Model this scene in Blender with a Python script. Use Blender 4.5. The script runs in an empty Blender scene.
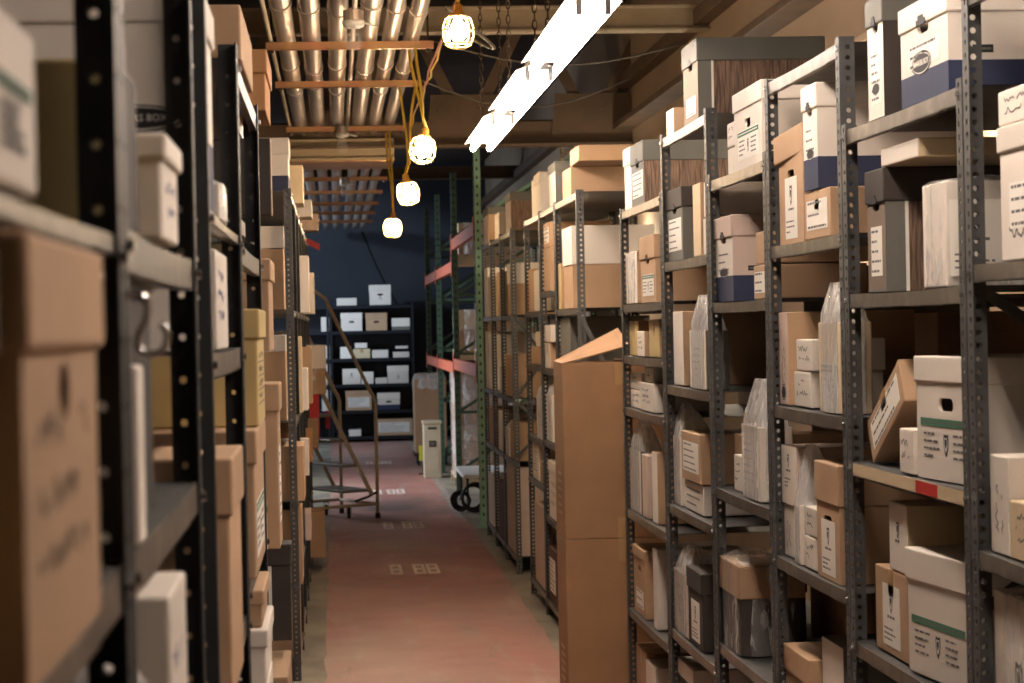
import bpy, bmesh, math, random
from mathutils import Vector, Matrix
random.seed(11)
scn = bpy.context.scene
COL = scn.collection
R = math.radians

# ------------------------------------------------------------------ materials
def lin(c):
    return tuple(((v/255)/12.92 if v/255 <= .04045 else ((v/255+.055)/1.055)**2.4) for v in c) + (1,)

def nodes(name):
    m = bpy.data.materials.new(name); m.use_nodes = True
    nt = m.node_tree
    b = nt.nodes['Principled BSDF']
    return m, nt, b

def mat(name, c, rough=.7, metal=0, var=.10, scale=6, stretch=(1,1,1), bump=0, bscale=60, inst=.10, c2=None, lo=.35, hi=.65, spec=.5):
    """surface with a mottled colour, a small per-object change of value and an optional fine relief"""
    m, nt, b = nodes(name)
    N, Lk = nt.nodes, nt.links
    tc = N.new('ShaderNodeTexCoord'); mp = N.new('ShaderNodeMapping'); mp.inputs['Scale'].default_value = stretch
    Lk.new(tc.outputs['Object'], mp.inputs['Vector'])
    no = N.new('ShaderNodeTexNoise'); no.inputs['Scale'].default_value = scale; no.inputs['Detail'].default_value = 5
    Lk.new(mp.outputs['Vector'], no.inputs['Vector'])
    rp = N.new('ShaderNodeValToRGB')
    a = lin(c); d = lin(c2) if c2 else tuple(min(1, v*(1+var)) for v in a[:3])+(1,)
    if not c2: a = tuple(v*(1-var) for v in a[:3])+(1,)
    rp.color_ramp.elements[0].position = lo; rp.color_ramp.elements[0].color = a
    rp.color_ramp.elements[1].position = hi; rp.color_ramp.elements[1].color = d
    Lk.new(no.outputs['Fac'], rp.inputs['Fac'])
    oi = N.new('ShaderNodeObjectInfo'); mr = N.new('ShaderNodeMapRange')
    mr.inputs['To Min'].default_value = 1-inst; mr.inputs['To Max'].default_value = 1+inst
    Lk.new(oi.outputs['Random'], mr.inputs['Value'])
    hs = N.new('ShaderNodeHueSaturation'); Lk.new(rp.outputs['Color'], hs.inputs['Color']); Lk.new(mr.outputs['Result'], hs.inputs['Value'])
    Lk.new(hs.outputs['Color'], b.inputs['Base Color'])
    b.inputs['Roughness'].default_value = rough; b.inputs['Metallic'].default_value = metal
    b.inputs['Specular IOR Level'].default_value = spec
    if bump:
        n2 = N.new('ShaderNodeTexNoise'); n2.inputs['Scale'].default_value = bscale; Lk.new(mp.outputs['Vector'], n2.inputs['Vector'])
        bp = N.new('ShaderNodeBump'); bp.inputs['Strength'].default_value = bump; bp.inputs['Distance'].default_value = .004
        Lk.new(n2.outputs['Fac'], bp.inputs['Height']); Lk.new(bp.outputs['Normal'], b.inputs['Normal'])
    return m

def emit(name, c, s):
    m, nt, b = nodes(name)
    b.inputs['Base Color'].default_value = lin(c)
    b.inputs['Emission Color'].default_value = lin(c); b.inputs['Emission Strength'].default_value = s
    return m

def film(name, base=.10, peak=.55, scale=9, rough=.12):
    """clear plastic: mostly see-through, with whitish wrinkles, their highlights painted in"""
    m, nt, b = nodes(name)
    N, Lk = nt.nodes, nt.links
    out = N['Material Output']
    tc = N.new('ShaderNodeTexCoord'); mp = N.new('ShaderNodeMapping'); mp.inputs['Scale'].default_value = (1.6, 1.6, .6)
    Lk.new(tc.outputs['Object'], mp.inputs['Vector'])
    no = N.new('ShaderNodeTexNoise'); no.inputs['Scale'].default_value = scale; no.inputs['Detail'].default_value = 4; no.inputs['Distortion'].default_value = 1.6
    Lk.new(mp.outputs['Vector'], no.inputs['Vector'])
    mr = N.new('ShaderNodeMapRange'); mr.inputs['From Min'].default_value = .45; mr.inputs['From Max'].default_value = .75
    mr.inputs['To Min'].default_value = base; mr.inputs['To Max'].default_value = peak
    Lk.new(no.outputs['Fac'], mr.inputs['Value'])
    bp = N.new('ShaderNodeBump'); bp.inputs['Strength'].default_value = .9; bp.inputs['Distance'].default_value = .02
    Lk.new(no.outputs['Fac'], bp.inputs['Height']); Lk.new(bp.outputs['Normal'], b.inputs['Normal'])
    b.inputs['Base Color'].default_value = (.88, .87, .84, 1); b.inputs['Roughness'].default_value = rough
    tr = N.new('ShaderNodeBsdfTransparent'); mx = N.new('ShaderNodeMixShader')
    Lk.new(mr.outputs['Result'], mx.inputs['Fac']); Lk.new(tr.outputs[0], mx.inputs[1]); Lk.new(b.outputs[0], mx.inputs[2])
    Lk.new(mx.outputs[0], out.inputs['Surface'])
    return m

M = {
 'kraft':  mat('kraft_board', (182,149,116), .82, var=.06),
 'brown':  mat('brown_board', (166,128,92), .82, var=.06, inst=.03),
 'orange': mat('orange_board', (196,142,92), .82, var=.07),
 'tan':    mat('tan_board', (206,184,148), .82, var=.06),
 'yellow': mat('yellow_board', (196,172,116), .8, var=.10),
 'white':  mat('white_board', (226,216,202), .72, var=.045, scale=3),
 'pinkish':mat('pinkish_board', (206,184,168), .78, var=.05, scale=4),
 'grey':   mat('grey_board', (106,104,95), .7, var=.08),
 'taupe':  mat('taupe_board', (132,114,96), .75, var=.08),
 'dark':   mat('dark_board', (62,54,48), .7, var=.12),
 'maroon': mat('red_brown_board', (92,62,54), .75, var=.1),
 'navy':   mat('navy_print', (44,52,80), .7, var=.08),
 'red':    mat('red_cover', (196,44,40), .5, var=.06),
 'woodgrain': mat('woodgrain_print', (84,66,54), .7, var=.0, c2=(146,116,94), scale=26, stretch=(7,7,.45), lo=.38, hi=.68),
 'paper':  mat('paper_label', (236,230,218), .8, var=.03),
 'ink':    mat('dark_ink', (104,100,98), .8, var=.0, inst=0),
 'black':  mat('black_print', (26,26,28), .6, var=.0, inst=0),
 'green':  mat('green_print', (70,120,92), .75, var=.06, inst=.03),
 'blueink':mat('blue_ink', (110,112,150), .8, var=.0, inst=0),
 'tape':   mat('parcel_tape', (176,142,98), .35, var=.06),
 'steel':  mat('painted_steel', (82,82,80), .5, metal=.25, var=.16, scale=9, bump=.1, inst=.08),
 'steel_dark': mat('dark_painted_steel', (52,53,52), .5, metal=.2, var=.18, scale=9, inst=.08),
 'lip':    mat('worn_shelf_steel', (112,106,97), .38, metal=.45, c2=(146,137,123), var=.0, scale=14, stretch=(1,1,1), lo=.45, hi=.75, inst=.08),
 'bolt':   mat('zinc_bolt', (200,200,196), .25, metal=1, var=.02),
 'end_steel': mat('dark_blue_steel', (22,26,33), .5, metal=.2, var=.12),
 'galv':   mat('galvanised_conduit', (190,178,168), .38, metal=.65, var=.14, scale=5, stretch=(1,.15,1), bump=.1, bscale=20, inst=.06),
 'strut':  mat('strut_channel', (188,156,104), .42, metal=.5, c2=(196,138,104), var=0, scale=7, inst=.08),
 'green_lit': mat('green_rack_steel_lit', (146,188,158), .55, var=.10, inst=.05),  # lamplight on the nearest frame painted in as a lighter green
 'green_shaded': mat('green_rack_steel_shaded', (74,104,86), .55, var=.12, inst=.05),  # same steel on the farther frames, shade painted in as darker green
 'orange_steel': mat('orange_beam_steel', (206,98,58), .5, var=.12, scale=9),
 'ladder': mat('ladder_enamel', (198,178,148), .4, metal=.2, var=.06),
 'rubber': mat('black_rubber', (24,24,24), .7, var=.0),
 'tread':  mat('tread_steel', (170,160,146), .3, metal=.7, var=.1, scale=30),
 'yellow_cord': mat('yellow_cord', (222,184,66), .5, var=.05),
 'cage':   mat('cage_plastic', (240,214,150), .45, var=.03),
 'grip':   mat('lamp_grip', (226,168,70), .5, var=.04),
 'white_metal': mat('white_enamel', (228,226,220), .35, var=.02),
 'chain':  mat('chain_steel', (96,84,72), .4, metal=.8, var=.1),
 'chrome': mat('chrome', (225,225,225), .12, metal=1, var=.0),
 'cable':  mat('pink_cable', (196,120,96), .5, var=.06),
 'grey_cable': mat('grey_cable', (104,98,90), .5, var=.06),
 'beige':  mat('beige_enamel', (206,196,168), .45, var=.05),
 'film':   film('clear_film', .16, .8),
 'bag':    film('clear_bag', .48, .97, 12, .10),
 'whitebag': film('white_bag', .72, .95, 12, .25),
 'glass':  film('clear_glass', .12, .3, 4, .02),
}
M['bulb'] = emit('warm_bulb', (255,220,176), 260)
M['tube'] = emit('fluorescent_tube', (255,238,226), 21.5)

# ------------------------------------------------------------------ mesh collector
class MB:
    def __init__(s): s.v=[]; s.f=[]; s.m=[]
    def add(s, vs, fs, mi=0):
        o=len(s.v); s.v += [tuple(v) for v in vs]
        for f in fs: s.f.append(tuple(o+i for i in f)); s.m.append(mi)
    def box(s, x0,x1,y0,y1,z0,z1, mi=0, T=None):
        vs=[Vector((x,y,z)) for z in (z0,z1) for y in (y0,y1) for x in (x0,x1)]
        if T is not None: vs=[T@v for v in vs]
        s.add(vs, [(0,2,3,1),(4,5,7,6),(0,1,5,4),(2,6,7,3),(0,4,6,2),(1,3,7,5)], mi)
    def quad(s, pts, mi=0): s.add(pts, [tuple(range(len(pts)))], mi)
    def prism(s, pts, dirv, mi=0):
        """polygon PTS pushed along DIRV into a solid"""
        n=len(pts); a=[Vector(p) for p in pts]; b=[p+Vector(dirv) for p in a]
        s.add(a+b, [tuple(range(n))[::-1], tuple(range(n,2*n))]+[(i,(i+1)%n,n+(i+1)%n,n+i) for i in range(n)], mi)
    def tube(s, pts, r, n=8, mi=0, closed=False, cap=True):
        P=[Vector(p) for p in pts]; k=len(P); rr=r if isinstance(r,(list,tuple)) else [r]*k
        up=None; rings=[]
        for i,p in enumerate(P):
            a=P[i-1] if (i or closed) else p; b=P[(i+1)%k] if (i<k-1 or closed) else p
            t=(b-a).normalized()
            if up is None: up=t.orthogonal().normalized()
            up=(up-t*up.dot(t)); up=up.normalized() if up.length>1e-6 else t.orthogonal().normalized()
            w=t.cross(up)
            rings.append([p+(up*math.cos(2*math.pi*j/n)+w*math.sin(2*math.pi*j/n))*rr[i] for j in range(n)])
        vs=[v for q in rings for v in q]; fs=[]
        for i in range(k if closed else k-1):
            for j in range(n):
                a=i*n+j; b=i*n+(j+1)%n; c=((i+1)%k)*n+(j+1)%n; d=((i+1)%k)*n+j
                fs.append((a,b,c,d))
        if cap and not closed: fs += [tuple(range(n))[::-1], tuple(range((k-1)*n, k*n))]
        s.add(vs, fs, mi)
    def bar(s, a, b, w, h, mi=0, up=(0,0,1)):
        """rectangular bar from A to B"""
        a=Vector(a); b=Vector(b); t=(b-a); L=t.length; t.normalize()
        u=Vector(up); x=t.cross(u)
        if x.length<1e-5: x=t.orthogonal()
        x.normalize(); y=x.cross(t)
        T=Matrix((x,t,y)).transposed().to_4x4(); T.translation=a
        s.box(-w/2,w/2,0,L,-h/2,h/2,mi,T)
    def lathe(s, prof, n=16, mi=0, T=None):
        vs=[]; k=len(prof)
        for r,z in prof:
            for j in range(n):
                v=Vector((r*math.cos(2*math.pi*j/n), r*math.sin(2*math.pi*j/n), z)); vs.append(T@v if T is not None else v)
        s.add(vs, [(i*n+j,i*n+(j+1)%n,(i+1)*n+(j+1)%n,(i+1)*n+j) for i in range(k-1) for j in range(n)], mi)
    def build(s, name, mats, parent=None, bevel=0, smooth=False, loc=None, seg=2):
        me=bpy.data.meshes.new(name); me.from_pydata(s.v,[],s.f)
        if not isinstance(mats,(list,tuple)): mats=[mats]
        for m in mats: me.materials.append(M[m] if isinstance(m,str) else m)
        me.polygons.foreach_set('material_index', s.m)
        if smooth: me.polygons.foreach_set('use_smooth',[True]*len(s.f))
        me.validate(); me.update()
        return link(name, me, parent, bevel, loc, seg)

def link(name, me, parent=None, bevel=0, loc=None, seg=2):
    o=bpy.data.objects.new(name, me); COL.objects.link(o)
    if parent is not None: o.parent=parent
    if loc is not None: o.location=loc
    if bevel:
        b=o.modifiers.new('edge','BEVEL'); b.width=bevel; b.segments=seg; b.limit_method='ANGLE'; b.angle_limit=R(40); b.use_clamp_overlap=True
    return o

def tag(o, label, cat, group=None, kind=None):
    o['label']=label; o['category']=cat
    if group: o['group']=group
    if kind: o['kind']=kind
    return o
def thing(name, label, cat, loc=(0,0,0), rz=0, group=None):
    o=bpy.data.objects.new(name,None); COL.objects.link(o); o.location=loc; o.rotation_euler=(0,0,R(rz)); o.empty_display_size=.1
    return tag(o,label,cat,group)
def struct(o): o['kind']='structure'; return o

# ------------------------------------------------------------------ boxes
def rr_pts(cx, cz, w, h, n=4):
    """outline of a rounded slot in the x-z plane"""
    r=min(w,h)/2; pts=[]
    for k,(sx,sz) in enumerate(((1,1),(-1,1),(-1,-1),(1,-1))):
        for i in range(n+1):
            a=math.pi/2*(k+i/n)
            pts.append((cx+sx*(w/2-r)+r*math.cos(a), cz+sz*(h/2-r)+r*math.sin(a)))
    return pts

def body_mesh(w,d,h,band=0,hole=None,mi=(0,0,1)):
    """carton shell: front at y=0. mi = material slot of front, sides, band; hole = (cx,cz,w,h) cut through the front"""
    bm=bmesh.new(); X=w/2
    lev=[0]+([band] if band else [])+[h]
    rings=[[bm.verts.new(p) for p in ((-X,0,z),(X,0,z),(X,d,z),(-X,d,z))] for z in lev]
    F=bm.faces.new(rings[0][::-1]); F.material_index=mi[2] if band else mi[1]
    F=bm.faces.new(rings[-1]); F.material_index=mi[1]
    for k in range(len(lev)-1):
        a,b=rings[k],rings[k+1]; top=(k==len(lev)-2)
        for i in range(4):
            j=(i+1)%4
            if hole and top and i==0:
                q=rr_pts(*hole); hv=[bm.verts.new((x,0,z)) for x,z in q]; n=len(hv); qn=n//4
                cor=[b[1],b[0],a[0],a[1]]
                for kk in range(4):
                    c=cor[kk]
                    for t in range(qn-1): bm.faces.new((c,hv[kk*qn+t],hv[kk*qn+t+1])).material_index=mi[0]
                    l=hv[kk*qn+qn-1]; f=hv[((kk+1)%4)*qn]; bm.faces.new((c,l,f,cor[(kk+1)%4])).material_index=mi[0]
                bv=[bm.verts.new((x,.007,z)) for x,z in q]
                for t in range(n):
                    g=bm.faces.new((hv[t],hv[(t+1)%n],bv[(t+1)%n],bv[t])); g.material_index=mi[0]
            else:
                g=bm.faces.new((a[i],a[j],b[j],b[i])); g.material_index=mi[2] if (band and k==0) else (mi[0] if i==0 else mi[1])
    bmesh.ops.recalc_face_normals(bm, faces=bm.faces)
    me=bpy.data.meshes.new('body'); bm.to_mesh(me); bm.free()
    return me

SHIELD=[(-.42,.5),(0,.44),(.42,.5),(.5,.22),(.46,-.1),(.3,-.36),(0,-.62),(-.3,-.36),(-.46,-.1),(-.5,.22)]
def shield(mb, cx, cz, s, y, mi):
    mb.prism([(cx+x*s*.62, y, cz+z*s) for x,z in SHIELD], (0,-.0003,0), mi[0])
    mb.prism([(cx+x*s*.42, y-.0003, cz+z*s*.7) for x,z in SHIELD], (0,-.0003,0), mi[1])
    mb.prism([(cx+x*s*.26, y-.0006, cz+.05*s+z*s*.42) for x,z in SHIELD], (0,-.0003,0), mi[0])
def words(mb, x0, x1, z, lh, y, mi, rnd, fill=.8):
    x=x0; end=x0+(x1-x0)*fill
    while x<end-.004:
        L=min(rnd.uniform(.010,.034), end-x)
        mb.box(x, x+L*.86, y-.0003, y, z-lh*.5, z+lh*.5, mi); x+=L+lh*.5
def scribble(mb, x0, x1, z0, z1, y, mi, rnd, rows=3, lw=.0022):
    for r in range(rows):
        z=z1-(r+.5)*(z1-z0)/rows; x=x0+rnd.uniform(0,.1)*(x1-x0); hh=(z1-z0)/rows*.30
        e=x0+(x1-x0)*rnd.uniform(.6,.98); pts=[]
        while x<e:
            pts.append((x, z+rnd.uniform(-hh,hh))); x+=rnd.uniform(.004,.011)
            if rnd.random()<.12: x+=.012; yield_pts(mb,pts,y,mi,lw); pts=[]
        yield_pts(mb,pts,y,mi,lw)
def yield_pts(mb, pts, y, mi, lw):
    for (xa,za),(xb,zb) in zip(pts,pts[1:]):
        d=Vector((xb-xa,0,zb-za)); n=Vector((-d.z,0,d.x)).normalized()*lw/2
        a=Vector((xa,y,za)); b=Vector((xb,y,zb))
        mb.prism([a-n,b-n,b+n,a+n],(0,-.0003,0),mi)

LM=['paper','ink','green','black']
def label_on(parent, style, w, h, y=-.0008, paper=True, rnd=random, zc=None):
    """a printed paper (or a print straight on the board) on the front face"""
    mb=MB(); p=style
    if p in ('badge','badge_lo','badge_big','badge_only','badge_hi'):
        lw=min(w*.62, {'badge_big':.17}.get(p,.15)); lh=min(h*.72, lw*1.55)
        cz={'badge_lo':h*.42,'badge_hi':h*.6}.get(p, h*.46)
        if paper: mb.box(-lw/2,lw/2,y,-.0001,cz-lh/2,cz+lh/2,0)
        shield(mb,0,cz+lh*.22,lh*.30,y,(3,0))
        words(mb,-lw*.22,lw*.26,cz-lh*.02,.006,y,1,rnd,.95)
        if p!='badge_only':
            for k in range(3): words(mb,-lw*.42,lw*.38,cz-lh*(.22+.085*k),.0042,y,1,rnd,rnd.uniform(.35,.9))
    elif p in ('green','green_lo'):
        lw=w*.74; lh=min(h*.5,.115); cz=h*(.40 if p=='green' else .30)
        if paper: mb.box(-lw/2,lw/2,y,-.0001,cz-lh/2,cz+lh/2,0)
        if not paper: lw=w*.86
        mb.box(-lw/2,lw/2,y-.0004,y,cz+lh*.30,cz+lh*.46,2)
        words(mb,-lw*.46,lw*.46,cz+lh*.38,.0035,y-.0004,0 if paper else 1,rnd,1)
        shield(mb,0,cz-lh*.05,lh*.42,y,(3,0))
        for k in range(4):
            words(mb,-lw*.44,-lw*.12,cz+lh*(.14-.15*k),.0045,y,1,rnd,rnd.uniform(.6,1))
            words(mb,lw*.14,lw*.44,cz+lh*(.14-.15*k),.0045,y,1,rnd,rnd.uniform(.6,1))
    else:
        if p=='tall': lw=w*.6; lh=h*.56; cz=h*.46
        elif p=='lines_big': lw=w*.82; lh=h*.62; cz=h*.5
        elif p=='lines_hi': lw=w*.66; lh=h*.30; cz=h*.62
        elif p=='lines_lo': lw=w*.62; lh=h*.32; cz=h*.28
        else: lw=w*.66; lh=h*.42; cz=h*.5
        if paper: mb.box(-lw/2,lw/2,y,-.0001,cz-lh/2,cz+lh/2,0)
        n=max(3,min(7,int(lh/.02)))
        for k in range(n):
            words(mb,-lw*.44,lw*.44,cz+lh*(.40-.8*k/(n-1)),min(.0055,lh/n*.34),y,1,rnd,rnd.uniform(.5,1))
    return mb.build('label' if paper else 'printed_panel', LM, parent)

def text_mesh(txt, size, extrude=.0003):
    cu=bpy.data.curves.new('txt','FONT'); cu.body=txt; cu.size=size; cu.align_x='CENTER'; cu.align_y='CENTER'; cu.extrude=extrude; cu.resolution_u=2
    o=bpy.data.objects.new('txt',cu); COL.objects.link(o)
    dg=bpy.context.evaluated_depsgraph_get(); me=bpy.data.meshes.new_from_object(o.evaluated_get(dg))
    bpy.data.objects.remove(o); bpy.data.curves.remove(cu)
    return me
TXT={}
def add_text(parent, name, txt, size, m, loc, rot=(90,0,0)):
    k=(txt,size)
    if k not in TXT: TXT[k]=text_mesh(txt,size)
    me=TXT[k].copy(); me.materials.clear(); me.materials.append(M[m])
    o=link(name, me, parent); o.location=loc; o.rotation_euler=[R(a) for a in rot]; return o

def oval(parent, cx, cz, w, h, y, txt=None):
    mb=MB()
    P=[(cx+w/2*math.cos(t*math.pi/12), y, cz+h/2*math.sin(t*math.pi/12)) for t in range(24)]
    mb.prism(P,(0,-.0004,0),0)
    Q=[(cx+w*.46*math.cos(t*math.pi/12), y-.0004, cz+h*.43*math.sin(t*math.pi/12)) for t in range(24)]
    mb.prism(Q,(0,-.0002,0),1)
    Q=[(cx+w*.44*math.cos(t*math.pi/12), y-.0006, cz+h*.39*math.sin(t*math.pi/12)) for t in range(24)]
    mb.prism(Q,(0,-.0002,0),0)
    o=mb.build('logo_oval',['black','paper'],parent)
    if txt: add_text(o,'lettering',txt,min(h*.36, w*.118),'paper',(cx,y-.001,cz))
    return o

def wrap_shell(w,d,h,e,top,rnd,mb,lean=.25,seg=28,levels=9):
    """a bag round a box: straight up to the box top, then gathered into a flat leaning crest"""
    X=w/2+e; rings=[]
    def outline(sx,sy,cx,cy,z,j):
        pts=[]
        for k in range(seg):
            t=2*math.pi*k/seg; c,s=math.cos(t),math.sin(t); p=5
            q=(abs(c)**p+abs(s)**p)**(-1/p)
            f=1+rnd.uniform(-j,j)
            pts.append((cx+sx*c*q*f, cy+sy*s*q*f, z+rnd.uniform(-j,j)*.04))
        return pts
    for i in range(levels): 
        z=h*i/(levels-1)
        rings.append(outline(X,d/2+e,0,d/2,max(0.002,z),.012 if i else .004))
    if top>0:
        for i,(f,zz) in enumerate(((.90,.25),(.62,.6),(.34,.85),(.22,1.0))):
            rings.append(outline(X*(1-.72*(1-f)),(d/2+e)*f, X*lean*(1-f), d/2-(d*.22)*(1-f), h+top*zz,.05))
    n=seg
    fs=[(i*n+k,i*n+(k+1)%n,(i+1)*n+(k+1)%n,(i+1)*n+k) for i in range(len(rings)-1) for k in range(n)]
    last=(len(rings)-1)*n
    fs.append(tuple(range(last,last+n)))
    mb.add([p for r in rings for p in r],fs,0)

def make_box(kind, label, x,y,z,rot,w,d,h,o):
    rnd=random.Random(hash_str(label))
    t=thing(kind,label,'box',(x,y,z),rot+o.get('yaw',0))
    if o.get('tilt'):
        t.rotation_euler=(Matrix.Rotation(R(rot),3,'Z')@Matrix.Rotation(R(o['tilt']),3,'Y')).to_euler()
        t.location.z=z+abs(math.sin(R(o['tilt'])))*w/2
    body=o.get('body','kraft'); side=o.get('side',body); front=o.get('front',body)
    lid=o.get('lid'); lh=o.get('lidh',.05)
    band=h*o.get('bandf',.30) if o.get('band') else 0
    hole=None; hw=min(.085,w*.34)
    hz={'mid':h-lh*(1 if lid else 0)-.045,'notch':h-(lh if lid else .02)-.004,'slot':h-lh-.022,'low':h*.3}.get(o.get('hole'))
    if hz:
        hole=(0, hz, hw*.5 if o['hole']=='slot' else hw, .030 if o['hole']=='slot' else .028)
        if hz+.02>h-.004: hole=(0,h-.024,hw,.028)
        if band and hole[1]-.02<band: hole=None
        if w<.1 or h<.09: hole=None
    me=body_mesh(w,d,h-(.002 if lid else 0),band,hole,(0,1,2))
    for m in (front,side,o.get('band','black')): me.materials.append(M[m])
    b=link('body',me,t,bevel=.0035)
    if lid:
        mb=MB(); e=.005
        mb.box(-w/2-e,w/2+e,-e,d+e,h-lh,h+.003)
        lo=mb.build('lid',lid,t,bevel=.004)
        if o.get('skew'): lo.rotation_euler=(0,R(-3),R(2))
        if o.get('hole')=='notch' and w>.1:
            q=MB(); nw=hw*.8
            q.box(-nw/2,nw/2,-e-.0015,-e+.002,h-lh-.001,h-lh+.011)
            q.box(-nw*.28,nw*.28,-e-.0018,-e+.002,h-lh+.011,h-lh+.019)
            q.build('pull_notch','black',lo)
    elif kind=='carton' and w>.22 and h>.1 and body in ('kraft','tan','orange','maroon'):
        q=MB(); tw=.024
        if d>=w:
            q.box(-tw,tw,-.0007,d+.0007,h-.0005,h+.0007); q.box(-tw,tw,-.0008,.0002,h-min(.06,h*.4),h+.0007)
        else:
            q.box(-w/2-.0007,w/2+.0007,d/2-tw,d/2+tw,h-.0005,h+.0007); q.box(w/2-.0002,w/2+.0008,d/2-tw,d/2+tw,h-min(.06,h*.4),h+.0007)
        q.build('tape_seam','tape',t)
    hh=h-(lh if lid else 0)
    if o.get('label_s'): label_on(b,o['label_s'],w,hh,rnd=rnd)
    if o.get('print'):
        if o['print']=='dots':
            q=MB()
            for k in (-1,1):
                q.prism([(k*w*.22+.008*math.cos(a*math.pi/6),-.0002,h*.82+.008*math.sin(a*math.pi/6)) for a in range(12)],(0,-.0006,0),0)
            q.build('punched_hole','black',b)
        else: label_on(b,o['print'],w,hh,paper=False,rnd=rnd)
    if o.get('marks'):
        q=MB(); mk=o['marks']
        if mk=='vert':
            q2=MB(); scribble(q2,h*.15,h*.88,-w*.25,w*.25,0,0,rnd,rows=2,lw=.003)
            q.v=[(-vz,vy-.0004,vx) for vx,vy,vz in q2.v]; q.f=q2.f; q.m=q2.m
        elif mk=='ruled':
            for k in range(4):
                zz=hh*(.25+.16*k); q.box(-w*.4,w*.36,-.0008,-.0003,zz-.001,zz+.001)
                scribble(q,-w*.38,w*.3,zz+.002,zz+.022,-.0004,0,rnd,rows=1,lw=.0026)
        else: scribble(q,-w*.4,w*.4,hh*.25,hh*.85,-.0004,0,rnd,rows=3 if hh>.1 else 2,lw=.0026)
        if q.f: q.build('handwritten_lettering',{'blue':'blueink','faint':'taupe'}.get(mk,'ink'),b)
    if o.get('hand'):
        q=MB(); scribble(q,-w*.38,w*.05,hh*.16,hh*.36,-.0004,0,rnd,rows=1,lw=.005); q.build('handwritten_lettering','ink',b)
    if o.get('tag'):
        q=MB(); zc=band+.022 if band else h*.3
        q.box(w/2-.0002,w/2+.0006,d*.12,d*.22,zc-.008,zc+.008); q.box(w/2,w/2+.0008,d*.13,d*.21,zc-.0025,zc+.0025,1)
        q.build('printed_tag',['black','grey'],b)
    lg=o.get('logo')
    if lg=='oval': oval(t,-w*.05,band+.018,w*.42,.05,-.0004,'BANKERS BOX')
    elif lg=='smalloval': oval(t,0,(band or h*.22)+.012,w*.5,.032,-.0004)
    elif lg=='lowoval': oval(t,0,h*.14,w*.5,.045,-.0004)
    if o.get('logo_side'):
        lo=oval(t,0,0,.124,.034,0,'BANKERS BOX'); lo.rotation_euler=(0,0,R(-90)); lo.location=(-w/2-.0006,.080,.108)
    if o.get('edge'):
        q=MB(); s=1 if rot<0 else -1
        xa=s*(w/2+.0015); 
        q.box(min(s*w/2,xa),max(s*w/2,xa),-.001,.045,0,h-.01,0); q.box(min(s*w/2,xa+s*.001),max(s*w/2,xa+s*.001),.045,.053,0,h-.01,1)
        q.box(-w/2,w/2,-.001,.0,0,.006,0)
        q.build('edge_strip',['grey' if body!='dark' else 'dark','paper'],b)
    if o.get('side_label'):
        lo=label_on(b,'badge',.19,hh,rnd=rnd); lo.rotation_euler=(0,0,R(90)); lo.location=(w/2+.0075,.065,0)
    if kind=='bagged_box':
        q=MB(); wrap_shell(w,d,h,.003,o.get('bagtop',.1),rnd,q,lean=rnd.uniform(-.3,.6)); q.build('plastic_bag','whitebag' if 'white plastic' in label or 'sack' in label else 'bag',t)
    if kind=='wrapped_box':
        q=MB(); wrap_shell(w,d,h,.006,o.get('bagtop',.012),rnd,q,lean=0); q.build('plastic_wrap','film',t)
    return t
def hash_str(s):
    v=7
    for c in s: v=(v*131+ord(c))%1000003
    return v

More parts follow.
